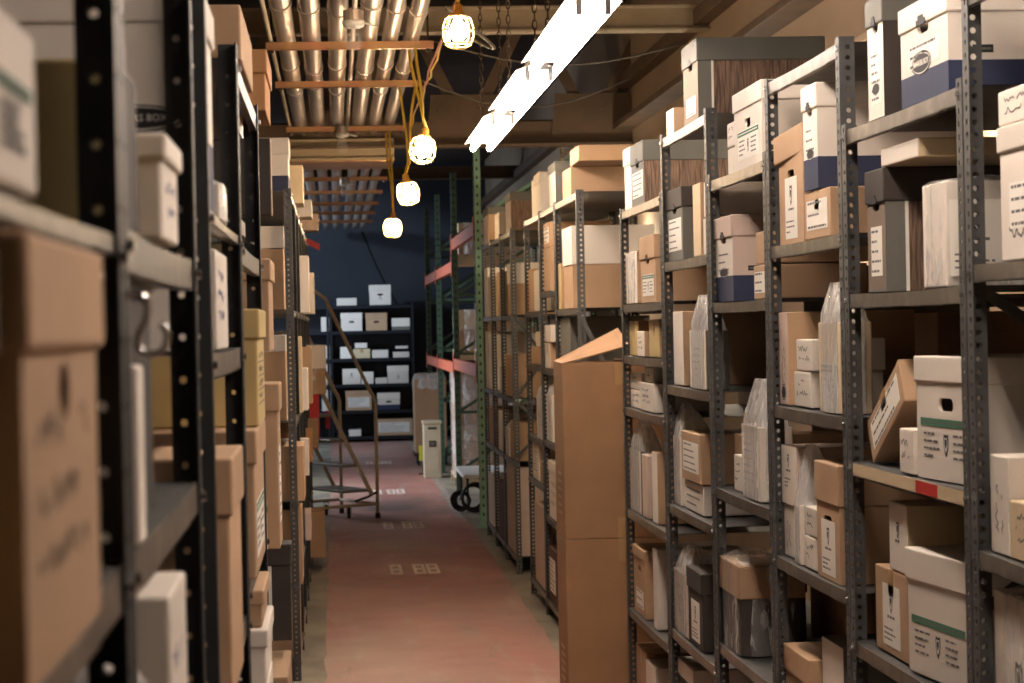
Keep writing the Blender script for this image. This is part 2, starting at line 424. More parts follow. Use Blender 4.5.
BOXES=[
('records_box', "white records box with taped white label, under a small carton at the photo's right edge", 1.245, 3.773, 1.8212, -90, 0.32, 0.38, 0.247, {'body': 'white', 'lid': 'white', 'lidh': 0.045, 'label_s': 'lines', 'hand': 'm'}),
('carton', 'small off-white carton lying on top of the labelled box at the right edge', 1.243, 3.781, 2.0722, -90, 0.3, 0.3, 0.065, {'body': 'white', 'marks': 'scribble'}),
('slipcase', 'thin white slipcase with handwriting down its spine at the right edge, upright on shelf', 1.24, 3.959, 1.2712, -90, 0.111, 0.38, 0.186, {'body': 'white', 'marks': 'vert'}),
('carton', 'low tan carton beside the thin white slipcase at the right edge', 1.24, 3.748, 1.2712, -90, 0.3, 0.38, 0.108, {'body': 'tan', 'marks': 'scribble'}),
('wrapped_box', 'white box wrapped in clear film with a badge label at the lower right corner', 1.25, 3.89, 0.8162, -90, 0.3, 0.38, 0.38, {'body': 'white', 'label_s': 'badge', 'bagtop': 0.029}),
('records_box', 'big white records box with navy blue base and oval logo atop the nearest full rack', 1.232, 4.389, 2.1712, -90, 0.356, 0.42, 0.209, {'body': 'white', 'lid': 'white', 'lidh': 0.05, 'band': 'navy', 'label_s': 'lines_hi', 'logo': 'oval', 'tag': 1, 'hole': 'notch'}),
('document_case', 'narrow dark document case with a pale face beside the big navy-based records box', 1.245, 4.834, 2.1712, -90, 0.144, 0.4, 0.279, {'body': 'dark', 'front': 'white', 'lid': 'grey', 'lidh': 0.06, 'label_s': 'tall', 'hole': 'notch', 'edge': 1, 'logo': 'smalloval'}),
('document_case', 'narrow document case with dark lid and woodgrain side, second shelf of the nearest full rack', 1.245, 4.857, 1.7812, -90, 0.164, 0.4, 0.278, {'body': 'woodgrain', 'front': 'taupe', 'lid': 'dark', 'lidh': 0.075, 'label_s': 'tall', 'hole': 'notch', 'edge': 1}),
('wrapped_box', 'shrink-wrapped white box with handwritten side label beside the dark-lidded document case', 1.235, 4.348, 1.7812, -90, 0.17, 0.36, 0.215, {'body': 'white', 'side_label': 'badge_hand'}),
('carton', 'flat cream carton lying across the dark-lidded document case and the shrink-wrapped box', 1.245, 4.651, 2.0632, -90, 0.31, 0.42, 0.041, {'body': 'white', 'side': 'tan'}),
('carton', 'brown carton tilted on its edge with a white label, leaning against white boxes', 1.25, 4.807, 1.3815, -90, 0.33, 0.36, 0.105, {'body': 'kraft', 'label_s': 'lines_big', 'tilt': -28}),
('carton', 'small white carton with handwriting, tucked under the tilted brown carton', 1.235, 4.6, 1.3812, -90, 0.11, 0.2, 0.097, {'body': 'white', 'marks': 'scribble'}),
('records_box', "white records box with green stripe, badge and hand hole, nearest full rack's middle shelf", 1.25, 4.34, 1.3812, -90, 0.335, 0.43, 0.255, {'yaw': 5, 'body': 'white', 'lid': 'white', 'lidh': 0.052, 'hole': 'mid', 'print': 'green'}),
('carton', 'brown carton with white badge label, below the cream badge carton on the low shelf', 1.25, 4.81, 0.9512, -90, 0.285, 0.38, 0.195, {'body': 'kraft', 'label_s': 'badge'}),
('carton', 'cream carton with badge label lying on the brown badge-label carton', 1.25, 4.739, 1.1502, -90, 0.156, 0.42, 0.155, {'body': 'tan', 'front': 'white', 'side': 'tan', 'print': 'badge_only'}),
('records_box', 'white records box with green stripe on the low shelf beside the badge-label cartons', 1.251, 4.432, 0.9512, -90, 0.345, 0.41, 0.267, {'yaw': 6, 'body': 'white', 'lid': 'white', 'lidh': 0.065, 'print': 'green'}),
('records_box', 'tall kraft records box with skewed lid and badge label on the second full rack', 1.245, 5.773, 1.9292, -90, 0.307, 0.4, 0.307, {'body': 'kraft', 'lid': 'kraft', 'lidh': 0.075, 'hole': 'mid', 'label_s': 'badge_lo', 'skew': 1}),
('carton', 'small brown carton with typed label carrying a white records box with navy base', 1.24, 5.442, 1.9292, -90, 0.286, 0.4, 0.124, {'body': 'kraft', 'label_s': 'lines_big'}),
('records_box', 'white records box with navy base standing on a small brown carton', 1.235, 5.48, 2.0572, -90, 0.163, 0.42, 0.266, {'body': 'white', 'lid': 'white', 'lidh': 0.06, 'band': 'navy', 'hole': 'notch', 'label_s': 'lines_hi', 'logo': 'smalloval'}),
('slipcase', 'tall brown slipcase with pale printed spine and oval mark on the second full rack', 1.245, 5.916, 1.4842, -90, 0.115, 0.36, 0.259, {'body': 'kraft', 'front': 'pinkish', 'logo': 'lowoval', 'marks': 'vert'}),
('carton', 'small white carton under another of the same size beside the tall brown slipcase', 1.26, 5.752, 1.4842, -90, 0.2, 0.2, 0.095, {'body': 'white', 'marks': 'scribble'}),
('carton', 'small white carton stacked on its twin beside the tall brown slipcase', 1.26, 5.72, 1.5832, -90, 0.19, 0.2, 0.085, {'body': 'white', 'marks': 'scribble'}),
('bagged_box', 'tan box in a clear plastic bag with green-topped label on the second full rack', 1.245, 5.356, 1.4842, -90, 0.243, 0.08, 0.229, {'body': 'tan', 'label_s': 'green_lo', 'bagtop': 0.1}),
('carton', "narrow white carton below the badge-marked white carton on the second full rack's fourth shelf", 1.25, 5.913, 1.0612, -90, 0.12, 0.4, 0.143, {'body': 'white', 'marks': 'vert'}),
('carton', 'wide white carton with a small badge lying on the narrow white carton', 1.245, 5.878, 1.2082, -90, 0.19, 0.42, 0.164, {'body': 'white', 'front': 'white', 'side': 'pinkish', 'print': 'badge_hi'}),
('bagged_box', 'pale box inside a tall limp clear plastic bag, between white cartons and kraft box', 1.235, 5.732, 1.0612, -90, 0.08, 0.12, 0.162, {'body': 'white', 'bagtop': 0.16}),
('carton', 'small white carton beneath its twin beside the tall kraft box with hand hole', 1.24, 5.603, 1.0612, -90, 0.13, 0.2, 0.085, {'body': 'white', 'marks': 'scribble'}),
('carton', 'small white carton on top of its twin beside the tall kraft box with hand hole', 1.24, 5.581, 1.1502, -90, 0.13, 0.2, 0.075, {'body': 'white', 'marks': 'scribble'}),
('records_box', 'tall kraft records box with lid, hand hole and white badge label on the fourth shelf', 1.235, 5.364, 1.0612, -90, 0.25, 0.4, 0.293, {'body': 'kraft', 'lid': 'kraft', 'lidh': 0.1, 'hole': 'mid', 'label_s': 'badge_lo'}),
('records_box', 'kraft records box with lid and green-topped label low on the second full rack', 1.245, 5.813, 0.5982, -90, 0.32, 0.4, 0.211, {'body': 'kraft', 'lid': 'kraft', 'lidh': 0.07, 'label_s': 'green_lo'}),
('carton', 'white carton with hand slot beside the low kraft records box', 1.24, 5.411, 0.5982, -90, 0.3, 0.4, 0.15, {'body': 'white', 'hole': 'low'}),
('carton', 'grey-white carton stacked on the white carton with hand slot', 1.27, 5.498, 0.7522, -90, 0.24, 0.34, 0.13, {'body': 'white', 'side': 'grey'}),
('records_box', "tall white records box with green stripe standing on the third full rack's top", 1.235, 6.312, 2.1792, -90, 0.43, 0.4, 0.232, {'body': 'white', 'lid': 'white', 'lidh': 0.055, 'hole': 'mid', 'label_s': 'green'}),
('carton', 'small white carton on the rack top beside the tall white records box', 1.25, 6.66, 2.1792, -90, 0.13, 0.2, 0.085, {'body': 'white'}),
('carton', 'small white carton stacked on another beside the tall white records box', 1.25, 6.659, 2.2682, -90, 0.14, 0.2, 0.076, {'body': 'white', 'marks': 'scribble'}),
('records_box', 'pinkish records box with navy base and dark-notched lid on the third full rack', 1.24, 6.773, 1.7842, -90, 0.3, 0.4, 0.267, {'body': 'pinkish', 'front': 'white', 'lid': 'pinkish', 'lidh': 0.065, 'band': 'navy', 'hole': 'notch', 'print': 'lines_hi', 'logo': 'smalloval', 'tag': 1}),
('carton', 'small kraft carton with typed label beside the pinkish navy-based records box', 1.25, 6.254, 1.7842, -90, 0.18, 0.3, 0.1, {'body': 'kraft', 'label_s': 'lines_big'}),
('carton', 'small brown carton on the typed-label carton beside the post', 1.255, 6.245, 1.8882, -90, 0.16, 0.3, 0.095, {'body': 'kraft'}),
('bagged_box', 'white box under a tall pointed clear plastic bag on the third full rack', 1.24, 6.398, 1.1842, -90, 0.28, 0.1, 0.222, {'body': 'white', 'label_s': 'lines_big', 'bagtop': 0.14}),
('carton', 'small white carton beside the box under the tall pointed bag', 1.26, 6.715, 1.1842, -90, 0.13, 0.2, 0.113, {'body': 'white', 'marks': 'scribble'}),
('carton', "narrow brown carton at the far end of the third full rack's third shelf", 1.29, 6.853, 1.1842, -90, 0.14, 0.34, 0.173, {'body': 'kraft'}),
('wrapped_box', 'dark records box with brown lid wholly wrapped in clear plastic on the third full rack', 1.235, 6.753, 0.6782, -90, 0.34, 0.2, 0.279, {'body': 'dark', 'lid': 'kraft', 'lidh': 0.1, 'bagtop': 0.04}),
('carton', "dark blue carton lying at the back of the third full rack's lower shelf", 1.7, 6.45, 0.6782, -90, 0.6, 0.3, 0.4, {'body': 'navy'}),
('records_box', "big woodgrain records box with grey lid and pink front standing on the fourth rack's top", 1.232, 7.295, 2.4042, -90, 0.3, 0.43, 0.269, {'body': 'woodgrain', 'front': 'taupe', 'lid': 'grey', 'lidh': 0.075, 'hole': 'notch', 'label_s': 'lines_lo', 'edge': 1}),
('carton', 'small brown carton with white end on the rack top beside the big woodgrain box', 1.24, 7.815, 2.4042, -90, 0.17, 0.2, 0.098, {'body': 'kraft', 'front': 'white'}),
('document_case', "grey document case with dark notched lid and typed label on the fourth rack's second shelf", 1.24, 7.748, 1.9452, -90, 0.35, 0.38, 0.259, {'body': 'grey', 'front': 'grey', 'lid': 'dark', 'lidh': 0.07, 'hole': 'notch', 'label_s': 'lines_big'}),
('slipcase', 'brown slipcase with pale spine beside the grey document case', 1.24, 7.275, 1.9452, -90, 0.15, 0.36, 0.249, {'body': 'kraft', 'front': 'tan'}),
('carton', "small white carton beneath another at the near end of the fourth rack's second shelf", 1.245, 7.093, 1.9452, -90, 0.17, 0.3, 0.124, {'body': 'white', 'side': 'kraft'}),
('carton', "small white carton on its twin at the near end of the fourth rack's second shelf", 1.245, 7.07, 2.0732, -90, 0.17, 0.3, 0.116, {'body': 'white'}),
('slipcase', "brown slipcase with white spine on the fourth rack's third shelf", 1.245, 7.76, 1.4922, -90, 0.22, 0.36, 0.269, {'body': 'kraft', 'front': 'white'}),
('bagged_box', "grey box with long label inside a clear plastic bag on the fourth rack's third shelf", 1.235, 7.284, 1.4922, -90, 0.33, 0.08, 0.201, {'body': 'grey', 'front': 'white', 'label_s': 'tall', 'bagtop': 0.12}),
('carton', 'white carton with badge and typed label under a kraft carton on the fourth rack', 1.25, 7.517, 1.0512, -90, 0.4, 0.32, 0.105, {'body': 'white', 'print': 'lines_big'}),
('carton', 'kraft carton with typed badge label lying on the white carton', 1.24, 7.501, 1.1602, -90, 0.4, 0.34, 0.172, {'body': 'kraft', 'label_s': 'lines_big'}),
('bagged_box', "white box in a crumpled silvery plastic bag on the fourth rack's fourth shelf", 1.245, 7.838, 1.0512, -90, 0.17, 0.12, 0.252, {'body': 'white', 'bagtop': 0.12}),
('carton', "tall grey carton at the back of the fourth rack's fourth shelf", 1.65, 7.18, 1.0512, -90, 0.42, 0.34, 0.36, {'body': 'grey', 'side': 'pinkish'}),
('bagged_box', "white box with torn clear plastic bag at its top on the fourth rack's fifth shelf", 1.235, 7.753, 0.5862, -90, 0.34, 0.14, 0.225, {'body': 'white', 'front': 'pinkish', 'bagtop': 0.1, 'marks': 'scribble'}),
('records_box', "dark brown records box with large white badge label on the fourth rack's fifth shelf", 1.235, 7.436, 0.5862, -90, 0.3, 0.36, 0.267, {'body': 'dark', 'lid': 'dark', 'lidh': 0.07, 'label_s': 'badge_big'}),
('carton', "kraft carton at the back of the fourth rack's fifth shelf", 1.68, 7.3, 0.5862, -90, 0.6, 0.34, 0.36, {'body': 'kraft'}),
('records_box', "grey records box with lid on the fourth rack's bottom shelf", 1.25, 7.753, 0.1162, -90, 0.34, 0.4, 0.359, {'body': 'grey', 'lid': 'white', 'lidh': 0.06}),
('records_box', "grey records box with notched lid and pale label on the fifth rack's top", 1.235, 8.642, 2.1992, -90, 0.36, 0.4, 0.248, {'body': 'woodgrain', 'front': 'grey', 'lid': 'grey', 'lidh': 0.08, 'hole': 'notch', 'label_s': 'lines_big'}),
('records_box', "white records box standing at the far end of the fifth rack's top", 1.24, 8.972, 2.1992, -90, 0.2, 0.38, 0.255, {'body': 'white', 'lid': 'white', 'lidh': 0.07}),
('wrapped_box', "white box in clear film at the far end of the fifth rack's second shelf", 1.24, 8.923, 1.8032, -90, 0.34, 0.34, 0.215, {'body': 'white', 'side': 'kraft'}),
('records_box', "kraft records box with notched lid and white badge label on the fifth rack's second shelf", 1.235, 8.409, 1.8032, -90, 0.4, 0.38, 0.26, {'body': 'kraft', 'lid': 'kraft', 'lidh': 0.09, 'hole': 'notch', 'label_s': 'green'}),
('carton', "large yellowish carton at the back of the fifth rack's second shelf", 1.62, 8.45, 1.8032, -90, 0.6, 0.34, 0.34, {'body': 'pinkish'}),
('carton', "kraft carton at the far end of the fifth rack's third shelf", 1.25, 8.958, 1.5862, -90, 0.27, 0.32, 0.145, {'body': 'kraft', 'front': 'yellow'}),
('carton', "small white carton between two kraft cartons on the fifth rack's third shelf", 1.24, 8.688, 1.5862, -90, 0.2, 0.3, 0.103, {'body': 'white', 'side': 'kraft', 'marks': 'scribble'}),
('carton', "kraft carton at the near end of the fifth rack's third shelf", 1.25, 8.382, 1.5862, -90, 0.27, 0.32, 0.149, {'body': 'kraft', 'front': 'yellow'}),
('carton', "small white carton underneath another on the fifth rack's fourth shelf", 1.25, 8.928, 1.3672, -90, 0.33, 0.2, 0.075, {'body': 'white', 'marks': 'scribble', 'side': 'pinkish'}),
('carton', "small white carton on top of another on the fifth rack's fourth shelf", 1.25, 8.928, 1.4462, -90, 0.33, 0.2, 0.068, {'body': 'white', 'marks': 'scribble', 'side': 'pinkish'}),
('carton', "wide white carton with handwriting on the fifth rack's fourth shelf", 1.24, 8.541, 1.3672, -90, 0.38, 0.28, 0.114, {'body': 'white', 'marks': 'scribble'}),
('carton', 'small white carton with a dark stripe on the wide handwritten carton', 1.25, 8.555, 1.4852, -90, 0.2, 0.2, 0.059, {'body': 'white', 'print': 'badge_only'}),
('bagged_box', "grey box in a peaked clear plastic bag on the fifth rack's fifth shelf", 1.24, 8.928, 0.9332, -90, 0.33, 0.1, 0.261, {'body': 'grey', 'front': 'white', 'bagtop': 0.127}),
('slipcase', 'upright grey-pink slipcase beside the peaked plastic bag', 1.24, 8.646, 0.9332, -90, 0.17, 0.34, 0.254, {'body': 'pinkish'}),
('slipcase', "upright white slipcase at the near end of the fifth rack's fifth shelf", 1.24, 8.379, 0.9332, -90, 0.14, 0.34, 0.28, {'body': 'white', 'side': 'kraft'}),
('records_box', "kraft records box with hand hole and white label on the fifth rack's sixth shelf", 1.24, 8.859, 0.5112, -90, 0.34, 0.38, 0.276, {'body': 'kraft', 'lid': 'kraft', 'lidh': 0.04, 'hole': 'mid', 'label_s': 'lines_lo'}),
('slipcase', 'thin white slipcase beside the kraft box with hand hole on the fifth rack', 1.24, 8.424, 0.5112, -90, 0.1, 0.34, 0.317, {'body': 'white'}),
('carton', "kraft carton on the fifth rack's bottom shelf", 1.25, 8.933, 0.0592, -90, 0.32, 0.38, 0.3, {'body': 'kraft'}),
('carton', "white carton beside the kraft carton on the fifth rack's bottom shelf", 1.245, 8.638, 0.0592, -90, 0.26, 0.38, 0.28, {'body': 'white'}),
('carton', 'big dark brown carton at the back, seen behind the tilted label carton', 1.72, 6.46, 1.1842, -90, 0.85, 0.36, 0.55, {'body': 'kraft'}),
('carton', 'grey carton at the back, seen behind the tall brown slipcase', 1.72, 7.4, 1.4922, -90, 0.8, 0.36, 0.405, {'body': 'grey'}),
('carton', "brown carton at the back of the fourth rack's second shelf", 1.72, 7.4, 1.9452, -90, 0.8, 0.36, 0.3, {'body': 'kraft'}),
('records_box', 'woodgrain box at the back, seen above the box under the pointed bag', 1.7, 8.7, 1.3672, -90, 0.66, 0.38, 0.168, {'body': 'woodgrain'}),
('carton', 'second woodgrain box at the back, one shelf above the first', 1.7, 8.7, 1.5862, -90, 0.66, 0.38, 0.165, {'body': 'woodgrain'}),
('records_box', "white carton with thumb notch at the back of the fifth rack's top", 1.66, 8.72, 2.1992, -90, 0.6, 0.38, 0.12, {'body': 'white', 'hole': 'notch'}),
('carton', "flat white carton on the thumb-notch carton at the fifth rack's top", 1.66, 8.72, 2.3232, -90, 0.6, 0.38, 0.09, {'body': 'white'}),
('carton', 'long brown carton under a shallow kraft carton, on the rack top beyond the tall cartons', 1.235, 11.299, 2.3912, -90, 0.4, 0.433, 0.15, {'body': 'kraft'}),
('carton', 'shallow kraft carton on top of the long brown carton beyond the tall cartons', 1.24, 10.957, 2.5452, -90, 0.4, 0.428, 0.08, {'body': 'kraft'}),
('records_box', 'records box with slate lid and pale stripe on the rack top beyond the tall cartons', 1.235, 12.037, 2.3912, -90, 0.36, 0.4, 0.233, {'body': 'grey', 'front': 'pinkish', 'lid': 'grey', 'lidh': 0.05, 'edge': 1}),
('records_box', 'tall white records box beside the slate-lidded box on the distant rack top', 1.235, 12.927, 2.3912, -90, 0.36, 0.36, 0.242, {'body': 'white', 'lid': 'white', 'lidh': 0.06}),
('carton', 'narrow white carton beside the tall white records box on the distant rack top', 1.24, 13.253, 2.3912, -90, 0.2, 0.3, 0.229, {'body': 'white'}),
('records_box', 'brown box with large white lid on the rack just beyond the tall cartons', 1.24, 11.349, 1.8062, -90, 0.44, 0.428, 0.428, {'body': 'kraft', 'lid': 'white', 'lidh': 0.2}),
('slipcase', 'kraft slipcase beside the large white-lidded brown box', 1.235, 11.743, 1.8062, -90, 0.16, 0.34, 0.253, {'body': 'kraft', 'front': 'yellow'}),
('carton', 'grey carton on the shelf below the large white-lidded brown box', 1.24, 11.573, 1.2992, -90, 0.5, 0.428, 0.465, {'body': 'grey'}),
('carton', "kraft carton below another with white label on the distant rack's upper shelf", 1.235, 12.445, 1.9192, -90, 0.36, 0.36, 0.25, {'body': 'kraft'}),
('carton', "brown carton with white end label stacked on the distant rack's upper shelf", 1.24, 12.475, 2.1732, -90, 0.36, 0.36, 0.143, {'body': 'kraft', 'label_s': 'lines_big'}),
('slipcase', "tall narrow kraft slipcase at the near end of the distant rack's upper shelf", 1.24, 11.961, 1.9192, -90, 0.16, 0.34, 0.296, {'body': 'kraft'}),
('carton', "kraft carton below white cartons on the distant rack's middle shelf", 1.24, 12.563, 1.4692, -90, 0.3, 0.34, 0.15, {'body': 'kraft', 'side': 'kraft', 'front': 'white'}),
('carton', "long white carton lying on the kraft carton of the distant rack's middle shelf", 1.24, 12.533, 1.6232, -90, 0.36, 0.34, 0.1, {'body': 'white'}),
('bagged_box', "white sack-like plastic bag over a box on the distant rack's lower shelf", 1.24, 12.519, 1.0442, -90, 0.34, 0.26, 0.274, {'body': 'white', 'bagtop': 0.105}),
('records_box', 'white records box with handwriting lines near the tall cartons, low on the distant rack', 1.235, 12.28, 0.5992, -90, 0.6, 0.38, 0.33, {'body': 'white', 'lid': 'white', 'lidh': 0.06, 'marks': 'scribble'}),
('carton', "dark red-brown carton with white label on the distant rack's bottom shelf", 1.235, 12.48, 0.0992, -90, 0.4, 0.38, 0.32, {'body': 'maroon', 'label_s': 'lines_big'}),
('carton', "dark red-brown carton near the tall cartons on the distant rack's bottom shelf", 1.235, 12.06, 0.0992, -90, 0.38, 0.38, 0.32, {'body': 'maroon'}),
('carton', "kraft carton standing behind a white one on the distant rack's upper shelf", 1.24, 13.52, 1.8092, -90, 0.34, 0.38, 0.27, {'body': 'kraft'}),
('slipcase', "tall white slipcase on the distant rack's upper shelf", 1.235, 13.1, 1.8092, -90, 0.36, 0.36, 0.25, {'body': 'white'}),
('carton', 'kraft carton carrying a small white carton on the distant rack', 1.24, 13.3, 1.4792, -90, 0.62, 0.3, 0.11, {'body': 'kraft'}),
('carton', 'small white carton on the kraft carton of the distant rack', 1.245, 13.16, 1.5932, -90, 0.32, 0.26, 0.09, {'body': 'white'}),
('bagged_box', "white plastic-covered box hanging over the distant rack's third shelf edge", 1.232, 13.02, 1.0292, -90, 0.44, 0.28, 0.26, {'body': 'white', 'bagtop': 0.14}),
('carton', "tall white carton with label on the distant rack's fourth shelf", 1.24, 13.46, 0.7562, -90, 0.4, 0.34, 0.231, {'body': 'white', 'label_s': 'lines_big'}),
('carton', "small kraft carton on the distant rack's fourth shelf", 1.24, 13.0, 0.7562, -90, 0.34, 0.26, 0.13, {'body': 'kraft'}),
('carton', "large pinkish carton on the distant rack's bottom shelf", 1.24, 13.2, 0.1092, -90, 0.84, 0.4, 0.5, {'body': 'pinkish'}),
('records_box', "records box with slate lid and brown side on the far rack's top", 1.235, 15.12, 2.3842, -90, 0.44, 0.433, 0.27, {'body': 'woodgrain', 'front': 'pinkish', 'lid': 'grey', 'lidh': 0.06}),
('carton', "cream carton between two records boxes on the far rack's top", 1.235, 16.2, 2.3842, -90, 0.44, 0.36, 0.19, {'body': 'white'}),
('records_box', "brown records box with grey lid at the far end of the far rack's top", 1.235, 17.35, 2.3842, -90, 0.6, 0.433, 0.29, {'body': 'kraft', 'lid': 'grey', 'lidh': 0.06, 'front': 'pinkish'}),
('records_box', "kraft box with white lid on the far rack's upper shelf", 1.24, 15.14, 1.7992, -90, 0.44, 0.428, 0.36, {'body': 'kraft', 'lid': 'white', 'lidh': 0.14}),
('carton', "brown carton beside the white-lidded box on the far rack's upper shelf", 1.235, 16.1, 1.7992, -90, 0.44, 0.4, 0.33, {'body': 'kraft'}),
('carton', "tan carton in the middle of the far rack's upper shelf", 1.235, 17.05, 1.7992, -90, 0.44, 0.4, 0.32, {'body': 'tan'}),
('carton', "pink-white carton at the far end of the far rack's upper shelf", 1.235, 17.53, 1.7992, -90, 0.38, 0.4, 0.4, {'body': 'white'}),
('slipcase', "tall white slipcase on the far rack's second shelf", 1.235, 17.1, 1.2192, -90, 0.4, 0.36, 0.44, {'body': 'white'}),
('slipcase', "tall cream slipcase at the far end of the far rack's second shelf", 1.235, 17.56, 1.2192, -90, 0.32, 0.36, 0.46, {'body': 'tan'}),
('carton', "white carton under the brace on the far rack's second shelf", 1.24, 16.1, 1.2192, -90, 0.4, 0.4, 0.2, {'body': 'white'}),
('carton', 'large kraft carton behind the cross brace on the far rack', 1.235, 15.3, 1.2192, -90, 0.76, 0.433, 0.3, {'body': 'kraft'}),
('carton', "kraft carton with dark label on the far rack's third shelf", 1.235, 15.12, 0.7792, -90, 0.42, 0.4, 0.27, {'body': 'kraft'}),
('bagged_box', "film-wrapped pale bundle on the far rack's third shelf", 1.235, 15.6, 0.7792, -90, 0.32, 0.34, 0.2, {'body': 'white', 'bagtop': 0.08}),
('carton', "orange-brown carton on the far rack's third shelf", 1.232, 17.15, 0.7792, -90, 0.5, 0.4, 0.3, {'body': 'orange'}),
('carton', "white carton beside the orange-brown one on the far rack's third shelf", 1.235, 16.2, 0.7792, -90, 0.5, 0.4, 0.3, {'body': 'white'}),
('records_box', 'pink-white records box at the bottom of a stack of two, far rack', 1.232, 15.3, 0.1192, -90, 0.8, 0.436, 0.31, {'body': 'pinkish', 'hole': 'mid'}),
('records_box', "pink-white records box on top of its twin at the far rack's foot", 1.232, 15.3, 0.4332, -90, 0.8, 0.436, 0.304, {'body': 'pinkish', 'hole': 'mid'}),
('carton', "red-brown carton between the pale records boxes on the far rack's bottom shelf", 1.232, 16.3, 0.1192, -90, 0.6, 0.4, 0.42, {'body': 'maroon'}),
('records_box', "white records box with black hand hole at the far rack's far end", 1.232, 17.42, 0.1192, -90, 0.5, 0.4, 0.4, {'body': 'white', 'hole': 'mid'}),
('records_box', "low cream carton with green stripe at the photo's upper left edge", -0.152, 0.975, 1.7912, 90, 0.31, 0.36, 0.083, {'body': 'white', 'print': 'green'}),
('records_box', "out-of-focus kraft records box with lid and hand slot filling the photo's left edge", -0.14, 1.125, 1.558, 90, 0.3, 0.38, 0.207, {'body': 'kraft', 'lid': 'kraft', 'lidh': 0.052, 'hole': 'slot', 'marks': 'faint'}),
('records_box', "pale blurred box cut off by the photo's left edge beside the slotted kraft box", -0.15, 0.8, 1.558, 90, 0.28, 0.38, 0.2, {'body': 'tan', 'lid': 'grey', 'lidh': 0.05}),
('carton', 'flat tan carton standing on edge behind the near perforated post on the upper shelf', -0.158, 1.7, 1.8012, 90, 0.16, 0.36, 0.125, {'body': 'yellow', 'front': 'dark'}),  # dark front board paints in the carton's shadow side
('records_box', 'small cream box with lid and bluish handwriting beside the navy-based box, upper shelf', -0.145, 1.95, 1.8012, 90, 0.18, 0.3, 0.088, {'body': 'white', 'front': 'white', 'lid': 'white', 'lidh': 0.02, 'marks': 'blue'}),
('records_box', 'large white records box with navy base and black oval logo behind the near left post', -0.16, 2.81, 1.877, 90, 0.28, 0.42, 0.27, {'body': 'white', 'lid': 'white', 'lidh': 0.045, 'band': 'navy', 'bandf': 0.344, 'logo_side': 1}),
('slipcase', 'tall white slipcase in the shadowed bay behind the metal hook', -0.151, 1.685, 1.5582, 90, 0.05, 0.3, 0.138, {'body': 'white', 'side': 'white'}),
('carton', 'dark carton standing in the shadowed bay behind the metal hook', -0.17, 1.86, 1.5582, 90, 0.3, 0.36, 0.2, {'body': 'dark'}),
('records_box', 'pale grey-white box with handwriting on the shelf below the metal hook', -0.14, 1.875, 1.2762, 90, 0.19, 0.2, 0.228, {'body': 'white', 'lid': None, 'marks': 'blue'}),
('bagged_box', 'crumpled clear bag over a small tan box at the foot of the pale handwritten box', -0.152, 1.665, 1.2762, 90, 0.09, 0.14, 0.16, {'body': 'tan', 'bagtop': 0.06}),
('records_box', 'tall kraft records box with deep lid, standing before the third left post', -0.136, 2.855, 1.2592, 90, 0.31, 0.38, 0.301, {'body': 'kraft', 'lid': 'kraft', 'lidh': 0.07}),
('carton', 'plain brown carton on the very top of the near left racks', -0.145, 3.843, 2.1712, 90, 0.5, 0.4, 0.092, {'body': 'kraft'}),
('carton', 'white carton with handwriting standing between two perforated posts, under the drooping bag', -0.161, 3.13, 1.6962, 90, 0.3, 0.36, 0.139, {'body': 'white', 'marks': 'blue'}),
('bagged_box', 'white plastic bag drooping from the upper shelf between two perforated posts', -0.155, 3.1, 1.8772, 90, 0.2, 0.2, 0.05, {'body': 'white', 'bagtop': 0.02}),
('records_box', 'kraft records box with lid and green-edged label below the yellowed box', -0.141, 3.89, 1.3012, 90, 0.46, 0.38, 0.249, {'body': 'kraft', 'lid': 'kraft', 'lidh': 0.055, 'label_s': 'green'}),
('records_box', 'yellowed records box with ruled handwriting on top of the green-labelled kraft box', -0.136, 3.95, 1.5542, 90, 0.34, 0.36, 0.203, {'body': 'yellow', 'lid': 'yellow', 'lidh': 0.05, 'marks': 'ruled'}),
('records_box', 'orange-brown records box with overhanging lid on the top of the left racks', -0.141, 4.93, 2.2042, 90, 0.36, 0.34, 0.132, {'body': 'orange', 'lid': 'orange', 'lidh': 0.05}),
('carton', 'dark brown carton with kraft edge under the top shelf of the left racks', -0.133, 4.81, 1.9762, 90, 0.06, 0.3, 0.171, {'body': 'dark', 'front': 'kraft'}),
('records_box', 'slim kraft records box with lid beneath the dark carton on the left racks', -0.142, 4.87, 1.6762, 90, 0.3, 0.3, 0.2, {'body': 'kraft', 'lid': 'kraft', 'lidh': 0.045}),
('records_box', 'tall slim kraft records box with white strip label, beyond the yellowed box', -0.131, 4.9, 1.2362, 90, 0.2, 0.3, 0.365, {'body': 'kraft', 'lid': 'kraft', 'lidh': 0.06, 'label_s': 'tall'}),
('carton', 'white carton with two punched holes standing beside the kraft boxes on the left racks', -0.158, 4.74, 1.2362, 90, 0.08, 0.2, 0.114, {'body': 'white', 'print': 'dots'}),
('records_box', 'black-brown records box with dark lid and white edge strip low on the left racks', -0.123, 5.35, 0.9612, 90, 0.1, 0.3, 0.233, {'body': 'dark', 'lid': 'dark', 'lidh': 0.05, 'edge': 1}),
('carton', 'kraft carton in the bottom corner beside the perforated post of the left racks', -0.126, 5.21, 0.8232, 90, 0.42, 0.34, 0.096, {'body': 'kraft'}),
('carton', 'pale grey box directly under the white lidded box at the foot of the left racks', -0.135, 4.05, 0.9532, 90, 0.34, 0.36, 0.125, {'body': 'white'}),
('records_box', 'white lidded box above a pale grey box at the foot of the left racks', -0.136, 4.05, 1.0822, 90, 0.34, 0.36, 0.1, {'body': 'white', 'lid': 'white', 'lidh': 0.03}),
('records_box', 'low kraft box on the white lidded box, foot of the left racks', -0.142, 4.05, 1.1862, 90, 0.3, 0.34, 0.065, {'body': 'kraft', 'lid': 'kraft', 'lidh': 0.025}),
